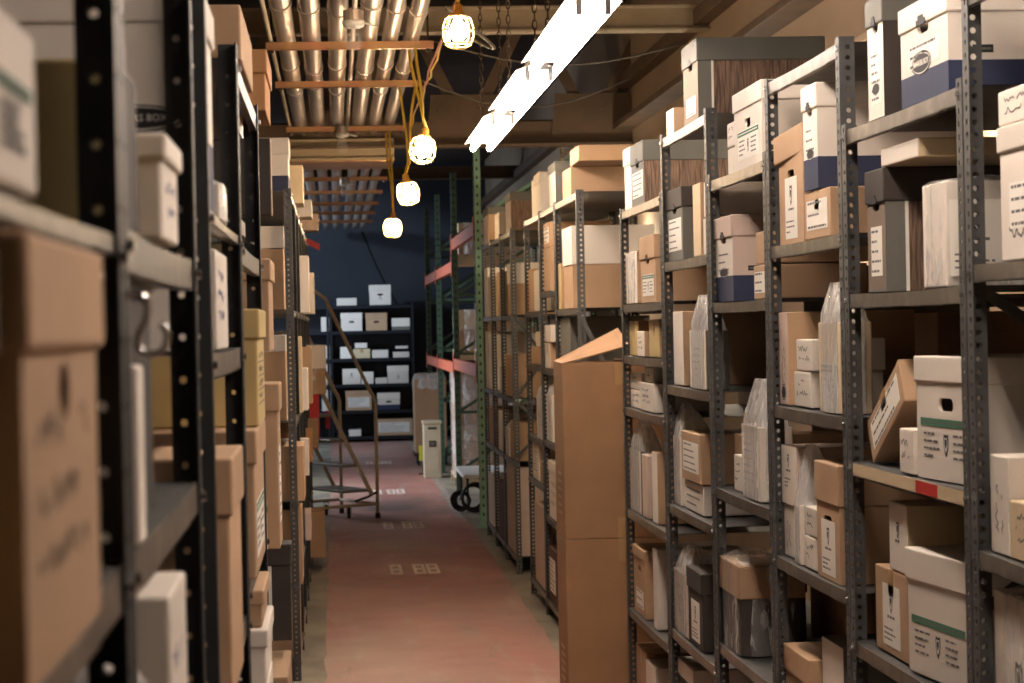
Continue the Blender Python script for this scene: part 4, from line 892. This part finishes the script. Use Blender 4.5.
run_pipe('cable','thin dark cable drooping under the joist beside the fluorescents',[(.60,13.0,3.46)]+[(.6+1.6*i/10,13.0+.3*i/10,3.46-.14*math.sin(math.pi*i/10)) for i in range(1,11)],.006,'grey_cable','cable')
run_pipe('cable','second thin cable drooping lower beside the fluorescents',[(.58+1.5*i/10,14.6+.2*i/10,3.42-.2*math.sin(math.pi*i/10)) for i in range(0,11)],.006,'grey_cable','cable')
run_pipe('cable','dark cable hanging down across the blue end wall',[(.45+.10*i,33.986,3.25-.28*i+.012*i*i) for i in range(0,8)],.012,'rubber','cable')
# glass lampholders
def lampholder(label,x,y):
    t=thing('ceiling_lampholder',label,'lamp',(x,y,0),0,'unlit lampholders between the conduits')
    mb=MB(); mb.lathe([(0,3.20),(.05,3.20),(.05,3.25),(0,3.25)],16); mb.build('junction_box','galv',t)
    mb=MB(); mb.lathe([(0,3.2),(.055,3.2),(.05,3.175),(.03,3.165),(0,3.165)],18); mb.build('socket','white_metal',t,smooth=True)
    mb=MB(); mb.lathe([(.022,3.165),(.024,3.15),(.04,3.125),(.045,3.10),(.036,3.07),(.015,3.055),(0,3.053)],18); mb.build('bulb','glass',t,smooth=True)
    mb=MB(); mb.tube([(.05,0,3.19),(.10,.02,3.18),(.11,.06,3.185)],.006,6); mb.build('bracket','white_metal',t)
lampholder('unlit glass lampholder above the first full strut',.12,10.35)
lampholder('unlit glass lampholder at the strut before the putty duct',.085,16.25)
lampholder('unlit lampholder in the dark stretch beyond the duct',.13,21.7)

# ------------------------------------------------------------------ caged work lamps
def cage_lamp(label,x,y,z,top,tilt,loop):
    t=thing('caged_work_lamp',label,'lamp',(x,y,z),0,'caged work lamps along the aisle')
    t.rotation_euler=(R(tilt[0]),R(tilt[1]),0)
    # z = middle of the cage
    mb=MB(); mb.lathe([(0,-.045),(.018,-.042),(.032,-.025),(.036,0),(.030,.025),(.018,.045),(.013,.06)],16); mb.build('bulb','bulb',t,smooth=True)
    mb=MB()
    for k in range(8):
        a=2*math.pi*k/8; c,s=math.cos(a),math.sin(a)
        mb.tube([(c*r,s*r,zz) for r,zz in ((.030,.070),(.056,.055),(.069,.015),(.068,-.025),(.054,-.062),(.026,-.074))],.0042,6)
    for r,zz in ((.069,.005),(.060,-.052),(.026,-.074),(.034,.068)):
        mb.tube([(r*math.cos(q*math.pi/12),r*math.sin(q*math.pi/12),zz) for q in range(24)],.0042,6,closed=True)
    mb.build('cage','cage',t,smooth=True)
    mb=MB(); mb.lathe([(0,.066),(.034,.066),(.034,.078),(.022,.082),(.020,.112),(.012,.12),(0,.121)],16); mb.build('handle','grip',t,smooth=True)
    mb=MB(); T=t.rotation_euler.to_matrix().inverted()
    H=top[2]-z
    for k,(dx,dy) in enumerate(loop):
        pts=[(.004*k,0,.118)]
        for i in range(1,9):
            u=i/8; pts.append(tuple(T@Vector((dx*u**1.4+.008*math.sin(5*u+k), dy*u, .118+(H-.118)*u))))
        mb.tube(pts,.0085,7)
    mb.build('cord','yellow_cord',t,smooth=True)
    return t
cage_lamp('caged work lamp hanging highest, clear of the conduits',.565,9.4,3.015,(0,0,3.32),(4,0),((-.02,.1),))
cage_lamp('caged work lamp below the first full strut, second highest',.487,11.5,2.675,(0,0,3.217),(-8,10),((-.02,0),(-.055,.1)))
cage_lamp('caged work lamp below the second strut, third highest',.470,13.35,2.56,(0,0,3.217),(6,-8),((-.03,0),(.06,-.1)))
cage_lamp('caged work lamp hanging lowest, in front of the blue end wall',.450,16.3,2.485,(0,0,3.217),(0,3),((.0,0),(-.03,.05)))

# ------------------------------------------------------------------ fluorescent fixtures on chains
def chain(mb,x,y,z0,z1):
    n=int((z1-z0)/.034)
    for k in range(n):
        z=z0+(k+.5)*(z1-z0)/n; a=R(90)*(k%2); c,s=math.cos(a),math.sin(a)
        pts=[(x+c*.009*math.cos(q*math.pi/5),y+s*.009*math.cos(q*math.pi/5),z+.022*math.sin(q*math.pi/5)) for q in range(10)]
        mb.tube(pts,.0032,4,closed=True)
def fixture(label,y0,z=2.72,x=.838,L=1.59):
    t=thing('fluorescent_light',label,'light',(x,y0,0),0,'fluorescent fixtures in a row')
    mb=MB()
    mb.box(-.038,.038,0,L,z+.026,z+.072)
    for s in (-1,1):
        a=[(s*.038,0,z+.048),(s*.093,0,z+.026),(s*.093,0,z+.024),(s*.038,0,z+.044)]
        mb.prism(a if s>0 else a[::-1],(0,L,0))
    mb.build('housing','white_metal',t)
    for s in (-1,1):
        mb=MB(); mb.tube([(s*.0465,.018,z),(s*.0465,L-.018,z)],.017,14); mb.build('tube','tube',t,smooth=True)
        for yy in (.008,L-.008):
            mb=MB(); mb.box(s*.0465-.009,s*.0465+.009,yy-.008,yy+.008,z-.017,z+.04); mb.build('lampholder','white_metal',t)
    for yy in (.15,L-.15):
        mb=MB(); chain(mb,0,yy,z+.072,ZC); mb.build('chain','chain',t)
    return t
for k,(y,l) in enumerate(((.98,'second before the view begins'),(2.80,'first before the view begins'),(4.62,'just above the top of the view'),(6.77,'largest in view'),(8.59,'middle of the three in view'),(10.45,'most distant of the three in view'))):
    fixture('two-tube fluorescent fixture on chains, '+l,y)

# ------------------------------------------------------------------ chrome hook on the shelf edge
t=thing('hook','bright chrome S-shaped hook hanging on the near left shelving','hook',(-.1335,1.575,1.717))
P=[]
K=[(124,293),(128,288),(133,286),(139,288),(144,294),(146,303),(144,314),(139,324),(135,332),(135,341),(140,347),(148,350),(157,348),(163,341),(165,332),(163,324),(159,318)]
P=[((x-148)/1378,0,(333-y)/1378) for x,y in K]
mb=MB(); mb.tube(P,.0026,10); mb.build('rod','chrome',t,smooth=True)

# ------------------------------------------------------------------ rolling ladder
def ladder():
    P0=Vector((.352,19.6,0)); w=Vector((-.325,.62,0)); wn=w.normalized(); W=w.length
    u=Vector((-wn.y,wn.x,0)); u=u if u.x<0 else -u
    u=Vector((-.86,-.51,0)).normalized()
    t=thing('rolling_ladder','tan steel rolling safety ladder with handrails and open treads in the aisle','ladder',P0)
    run=.56
    def pt(s,r,z): return w*s+u*r+Vector((0,0,z))
    for s in (0,1):
        mb=MB(); mb.tube([pt(s,0,.02),pt(s,0,.5),pt(s,0,1.05),pt(s,.02,1.11),pt(s,.05,1.15),pt(s,run*.9*1.0,2.0),pt(s,run*.9*1.0+.12,2.08),pt(s,run*.9+.5,2.08)],.0165,10); mb.build('handrail','ladder',t,smooth=True)
        mb=MB(); mb.bar(pt(s,.06,.22),pt(s,.06+run*1.42,.22+1.5*1.0),.02,.034,0,up=u); mb.build('stringer','ladder',t)
        mb=MB(); mb.tube([pt(s,.0,.13),pt(s,1.05,.13)],.014,8); mb.build('base_rail','ladder',t,smooth=True)
        mb=MB(); mb.tube([pt(s,1.05,.03),pt(s,1.02,1.0),pt(s,.95,1.72)],.014,8); mb.build('rear_leg','ladder',t,smooth=True)
        mb=MB(); mb.lathe([(0,0),(.024,0),(.024,.045),(.018,.05),(0,.05)],12,0,Matrix.Translation(pt(s,0,0))); mb.build('rubber_foot','rubber',t)
    mb=MB(); mb.tube([pt(0,.02,.13),pt(1,.02,.13)],.014,8); mb.build('cross_bar','ladder',t,smooth=True)
    for s in (.22,.86):
        c=thing_part('caster',t,pt(s,.22,0))
        mb=MB(); Tm=Matrix.Rotation(R(90),4,'Y'); 
        mb.lathe([(0,-.016),(.042,-.016),(.050,-.010),(.050,.010),(.042,.016),(0,.016)],18,0,Matrix.Translation((0,0,.052))@Tm); mb.build('wheel','rubber',c,smooth=True)
        mb=MB(); mb.box(-.024,-.019,-.014,.014,.045,.125); mb.box(.019,.024,-.014,.014,.045,.125); mb.box(-.024,.024,-.02,.02,.12,.127); mb.build('fork','chain',c)
    for k in range(6):
        z=.27+.232*k; r=.06+(z-.22)*run*1.42/1.5+.0
        dep=.30 if k==0 else .17
        mb=MB(); a=pt(0,r-.02,z); b=pt(1,r-.02,z); 
        mb.prism([a,b,b+u*dep,a+u*dep],(0,0,-.025)); mb.build('tread','tread',t,bevel=.004)
    mb=MB(); a=pt(0,.06+1.42*run,1.72); b=pt(1,.06+1.42*run,1.72); mb.prism([a,b,b+u*.3,a+u*.3],(0,0,-.025)); mb.build('platform','tread',t,bevel=.004)
    mb=MB(); q=pt(.55,.30,.85); mb.box(q.x-.018,q.x+.018,q.y-.012,q.y-.008,.82,.98); o=mb.build('tag','red',t); o['label']='red hanging tag'
    mb=MB(); mb.tube([pt(0,0,.24),pt(0,.10,.20),pt(.1,.2,.16)],.012,6); mb.build('brake_lever','rubber',t)
def thing_part(name,parent,loc):
    o=bpy.data.objects.new(name,None); COL.objects.link(o); o.parent=parent; o.location=loc; o.empty_display_size=.05; return o
ladder()

# ------------------------------------------------------------------ green pallet racks
def pallet_rack():
    X0,X1=1.208,2.2
    YS=[18.42,22.0,25.5,28.4]
    t=thing('pallet_rack','green and orange pallet rack along the far right of the aisle','rack',(X0,YS[0],0))
    for k,y in enumerate(YS):
        m='green_lit' if k==0 else 'green_shaded'  # nearest frame painted as lit, the others as shaded
        H=3.30
        for xx in (0,X1-X0):
            mb=MB(); yy=y-YS[0]
            w=.072
            mb.box(xx,xx+.004,yy-w/2,yy+w/2,0,H); mb.box(xx,xx+.06,yy-w/2,yy-w/2+.003,0,H); mb.box(xx,xx+.06,yy+w/2-.003,yy+w/2,0,H); mb.box(xx-.02,xx+.09,yy-.06,yy+.06,0,.008)
            o=mb.build('upright',m,t)
            q=MB(); n=int(H/.076)
            for j in range(n):
                z=.1+j*.076
                if z<H-.05:
                    for e in (-1,1): q.prism([(xx-.0004,yy+e*.016-.007,z),(xx-.0004,yy+e*.016+.007,z),(xx-.0004,yy+e*.016+.004,z+.026),(xx-.0004,yy+e*.016-.004,z+.026)],(-.0006,0,0))
                    q.prism([(xx+.03-.009,yy-w/2-.0004,z),(xx+.03+.009,yy-w/2-.0004,z),(xx+.03+.006,yy-w/2-.0004,z+.026),(xx+.03-.006,yy-w/2-.0004,z+.026)],(0,-.0006,0))
            q.build('slot_pattern','black',o)
        mb=MB(); z=.25
        while z<H-.4:
            mb.bar((.03,yy,z),(X1-X0,yy,z),.03,.03); mb.bar((.03,yy,z),(X1-X0,yy,z+.6),.03,.03); z+=.6
        mb.build('brace',m,t)
    for a,b,zs in ((0,1,(1.40,2.62)),(1,2,(1.36,2.40)),(2,3,(1.36,2.40))):
        for z in zs:
            for xx in (-.005,X1-X0+.02):
                mb=MB(); ya,yb=YS[a]-YS[0]+.04,YS[b]-YS[0]-.04
                mb.box(xx,xx+.045,ya,yb,z-.11,z); mb.box(xx-.006,xx+.0,ya-.07,ya+.01,z-.16,z+.05); mb.box(xx-.006,xx+.0,yb-.01,yb+.07,z-.16,z+.05)
                mb.build('beam','orange_steel',t,bevel=.004)
pallet_rack()
def pallet_load(label,x,y,z,w,d,h,m,wrapm='film',rows=0):
    t=thing('wrapped_pallet',label,'pallet load',(x,y,z))
    mb=MB()
    for k in range(3): mb.box(0,w,d*k/2-.04*(k==1)-.08*(k==2),d*k/2+.08-.04*(k==1)-.08*(k==2),0,.09)
    for k in range(7): mb.box(w*k/7,w*k/7+w/7*.7,0,d,.09,.11)
    mb.build('pallet','tan',t)
    for j in range(rows):
        z0=.112+j*(h-.11)/rows
        for i in range(2):
            q=MB(); q.box(.02+i*(w-.04)/2,.015+(i+1)*(w-.04)/2,.02,d-.02,z0,z0+(h-.11)/rows-.004); q.build('carton',m if (i+j)%3 else 'kraft',t,bevel=.004)
    q=MB(); rn=random.Random(int(y*10)); n=28; rings=[]
    for j in range(10):
        zz=.11+(h-.11)*j/9
        r=[]
        for k in range(n):
            a=2*math.pi*k/n; c,s=math.cos(a),math.sin(a); g=(abs(c)**6+abs(s)**6)**(-1/6); f=1+rn.uniform(-.01,.015)
            r.append((w/2+(w/2+.008)*c*g*f, d/2+(d/2+.008)*s*g*f, zz))
        rings.append(r)
    q.add([p for r in rings for p in r],[(i*n+k,i*n+(k+1)%n,(i+1)*n+(k+1)%n,(i+1)*n+k) for i in range(9) for k in range(n)])
    q.build('plastic_wrap',wrapm,t,smooth=True)
    return t
pallet_load('film-wrapped stack of brown-red cartons on the floor level of the pallet rack',1.72,20.2,.001,.46,1.3,1.24,'maroon',rows=4)
pallet_load('film-wrapped stack of pink cartons behind the beige cabinet in the pallet rack',1.27,23.0,.001,.8,1.2,1.25,'pinkish',rows=6)
pallet_load('wrapped load on the middle beams of the pallet rack',1.33,19.6,1.401,.8,1.0,.55,'kraft',rows=2)
pallet_load('tan load on the far middle beams of the pallet rack',1.33,23.4,1.361,.8,1.0,.55,'tan',rows=2)
pallet_load('wrapped load on the far top beams of the pallet rack',1.33,23.2,2.401,.8,1.0,.45,'tan',rows=2)

# ------------------------------------------------------------------ things at the far end
t=thing('bulk_carton','big brown carton with torn plastic over its top, near the end shelves','box',(.97,26.9,.16))
mb=MB(); mb.box(0,.40,0,.5,0,.92); mb.build('body','kraft',t,bevel=.008)
q=MB(); rn=random.Random(3); wrap_shell(.40,.5,.80,.012,.0,rn,q); 
q=MB(); n=28; rings=[]
for j,(f,z) in enumerate(((1.04,.80),(1.05,.88),(1.03,.935),(.9,.975),(.6,.985),(.25,.965),(.02,.955))):
    r=[]
    for k in range(n):
        a=2*math.pi*k/n; c,s=math.cos(a),math.sin(a); g=(abs(c)**6+abs(s)**6)**(-1/6)
        r.append((.2+.2*f*c*g*(1+rn.uniform(-.02,.02)),.25+.25*f*s*g*(1+rn.uniform(-.02,.02)),z+rn.uniform(-.02,.02)))
    rings.append(r)
q.add([p for r in rings for p in r],[(i*n+k,i*n+(k+1)%n,(i+1)*n+(k+1)%n,(i+1)*n+k) for i in range(len(rings)-1) for k in range(n)])
q.build('plastic_sheet','bag',t)
t=thing('dolly','low dark dolly with casters under the big brown carton','dolly',(.95,26.86,0))
mb=MB(); mb.box(0,.46,0,.56,.115,.158); mb.build('deck','dark',t,bevel=.005)
for xx in (.06,.40):
    for yy in (.07,.49):
        mb=MB(); Tm=Matrix.Translation((xx,yy,.05))@Matrix.Rotation(R(90),4,'Y'); mb.lathe([(0,-.015),(.042,-.015),(.05,-.01),(.05,.01),(.042,.015),(0,.015)],14,0,Tm); mb.box(xx-.02,xx+.02,yy-.02,yy+.02,.09,.116); mb.build('caster','rubber',t)
t=thing('utility_cabinet','narrow beige metal cabinet with a dark panel, beside the green pallet rack','cabinet',(.985,24.6,0))
mb=MB(); mb.box(0,.20,0,.30,0,.62); mb.build('housing','beige',t,bevel=.008)
mb=MB(); mb.box(-.01,.21,-.01,.31,.62,.655); mb.build('cap','beige',t,bevel=.005)
mb=MB(); mb.box(.06,.14,-.004,0,.36,.43); mb.box(.075,.125,-.006,-.003,.375,.415,1); mb.build('control_panel',['black','grey'],t)
mb=MB(); mb.box(.05,.15,-.003,0,.56,.585); mb.build('vent','black',t)
mb=MB(); mb.box(.03,.17,-.002,0,.1,.3); mb.build('service_door','beige',t,bevel=.002)
t=thing('safety_sign','blank bright yellow card propped between the big carton and the cabinet','sign',(.955,25.3,0.0))
M['bright_yellow']=mat('bright_yellow_card',(206,206,60),.6,var=.03)
mb=MB(); mb.box(0,.085,0,.012,.16,.34); mb.build('card','bright_yellow',t,bevel=.002)
mb=MB(); mb.box(.036,.05,.002,.010,0,.16); mb.box(-.01,.095,-.04,.05,0,.012); mb.build('stand','dark',t)
t=thing('platform_cart','low cart with a white deck standing over black cable coils','cart',(1.165,20.15,0))
mb=MB(); mb.box(0,.50,0,1.3,.30,.335); mb.build('deck','white_metal',t,bevel=.008)
for xx in (.05,.45):
    for yy in (.1,1.2):
        mb=MB(); mb.tube([(xx,yy,.08),(xx,yy,.30)],.012,8); Tm=Matrix.Translation((xx,yy,.05))@Matrix.Rotation(R(90),4,'Y'); mb.lathe([(0,-.014),(.043,-.014),(.05,-.01),(.05,.01),(.043,.014),(0,.014)],14,0,Tm); mb.build('leg','rubber',t)
rn=random.Random(2)
for k,(x,y,lab) in enumerate(((1.26,19.85,'black cable coil leaning in front of the white-decked cart, nearest the paint line'),(1.45,19.75,'black cable coil under the front of the white-decked cart'),(1.13,19.98,'small black cable coil beside the white-decked cart'))):
    t=thing('cable_coil',lab,'cable coil',(x,y,0),rn.uniform(-20,20),'black cable coils by the cart')
    rr=(.13,.115,.09)[k]
    for j in range(3):
        mb=MB(); r=rr-.012*j; P=[]
        for q in range(28):
            a=2*math.pi*q/28; P.append((r*math.cos(a)+rn.uniform(-.004,.004), .03*j+.03*math.sin(a*2+j)*.3, rr+.016+r*math.sin(a)))
        mb.tube(P,.013,7,closed=True); mb.build('loop','rubber',t,smooth=True)
# end shelves
def end_shelf(label,x,w,y=32.88):
    t=thing('steel_shelving',label,'shelving',(x,y,0),0,'dark shelves at the end of the aisle')
    zs=[2.085,1.695,1.275,.88,.48,.085]
    for xx in (0,w-.04):
        for yy in (0,.56):
            mb=MB(); mb.box(xx,xx+.04,yy,yy+.004,0,2.12); mb.box(xx+(0 if xx==0 else .036),xx+(.004 if xx==0 else .04),yy,yy+.04,0,2.12); mb.build('post','end_steel',t)
    for z in zs:
        mb=MB(); mb.box(.002,w-.002,.005,.6,z-.004,z); mb.box(.002,w-.002,.003,.007,z-.045,z); mb.build('shelf','end_steel',t)
    mb=MB(); mb.box(.0,w,.602,.606,.02,2.1); mb.build('back_panel','end_steel',t)
end_shelf('dark blue steel shelves of white boxes closing off the aisle\'s end',-.085,1.29)
end_shelf('second dark shelf unit at the aisle\'s end, mostly behind the ladder',-1.30,1.21)

# wire shelf frame on top of the far racks
t=thing('wire_ladder_frame','bare steel ladder-like frame standing above the distant right racks','frame',(1.95,17.2,0))
mb=MB()
for yy in (0,1.1): mb.box(0,.03,yy,yy+.03,0,3.5); 
mb.build('post','beam',t)
for k in range(4):
    mb=MB(); mb.box(.004,.026,.03,1.1,2.75+.2*k,2.78+.2*k); mb.build('rung','beam',t)
# stencilled marks worn into the paint
def stencil(label,x,y,n):
    t=thing('floor_marking',label,'floor marking',(x,y,.0012),0,'worn stencilled marks along the aisle')
    M.setdefault('stencil',mat('worn_stencil_paint',(230,214,196),.8,var=.12,scale=30))
    for k,ox in enumerate(n):
        mb=MB(); w,l=.085,.62; b=.022
        mb.box(ox,ox+w,0,.10,0,.0006); mb.box(ox,ox+w,.26,.36,0,.0006); mb.box(ox,ox+w,l-.10,l,0,.0006); mb.box(ox,ox+b,.10,.26,0,.0006); mb.box(ox+w-b,ox+w,.10,.26,0,.0006); mb.box(ox,ox+b,.36,l-.1,0,.0006); mb.box(ox+w-b,ox+w,.36,l-.1,0,.0006)
        mb.build('stencil_figure','stencil',t)
for y,x0,l in ((15.05,.355,'nearest to the camera'),(18.5,.385,'beside the ladder foot'),(22.4,.37,'behind the ladder'),(27.4,.36,'faintest, near the end shelves')):
    stencil('three worn stencilled figures on the red floor, '+l,x0,y,(0,.165,.262) if y<20 else (0,.14,.24))

t=thing('flag_sign','small red flag sign sticking out of the left racks\' far end, high up','sign',(-.20,16.02,2.31))
mb=MB(); mb.prism([(0,0,.055),(.10,0,.0),(.10,0,.05),(0,0,.10)],(0,.006,0)); mb.build('plate','red',t)
# ------------------------------------------------------------------ light
w=bpy.data.worlds.new('World'); scn.world=w; w.use_nodes=True
w.node_tree.nodes['Background'].inputs['Color'].default_value=(.02,.018,.016,1); w.node_tree.nodes['Background'].inputs['Strength'].default_value=1
def lamp(kind,name,loc,energy,color,**k):
    d=bpy.data.lights.new(name,kind); d.energy=energy; d.color=color
    for a,v in k.items():
        if a!='rot': setattr(d,a,v)
    o=bpy.data.objects.new(name,d); COL.objects.link(o); o.location=loc
    if 'rot' in k: o.rotation_euler=[R(a) for a in k['rot']]
    return o
def aim(o,p): o.rotation_euler=(Vector(p)-o.location).to_track_quat('-Z','Y').to_euler()
# work lamps in the next aisle, behind the right-hand racks
for yy in (7.6,9.6,13.0,16.4): lamp('POINT','work_lamp',(2.22,yy,2.3),12,(1,.86,.66),shadow_soft_size=.06)
# daylight from a doorway out of sight at the far left
o=lamp('SPOT','daylight',(-2.9,29.0,3.9),330,(.62,.78,1),spot_size=R(34),spot_blend=.3,shadow_soft_size=.15); aim(o,(.2,33.9,2.3))
o=lamp('AREA','daylight_doorway',(-3.0,23.4,2.1),85,(.82,.89,1),shape='RECTANGLE',size=2.2,size_y=2.6); aim(o,(.7,23.0,.2)); o.data.spread=R(110)
o=lamp('AREA','daylight_doorway',(-3.0,30.5,2.0),90,(.66,.80,1),shape='RECTANGLE',size=1.6,size_y=2.2); aim(o,(.8,31.5,1.0))

# ------------------------------------------------------------------ camera
cd=bpy.data.cameras.new('camera'); cam=bpy.data.objects.new('camera',cd); COL.objects.link(cam); scn.camera=cam
cd.sensor_width=36; cd.lens=2150*36/1024; cd.clip_start=.05; cd.clip_end=100
cam.matrix_world=Matrix(CAM)
cd.dof.use_dof=True; cd.dof.focus_distance=6.5; cd.dof.aperture_fstop=10
scn.view_settings.view_transform='Standard'; scn.view_settings.look='None'; scn.view_settings.gamma=1; scn.view_settings.use_curve_mapping=False
scn.view_settings.exposure=.88
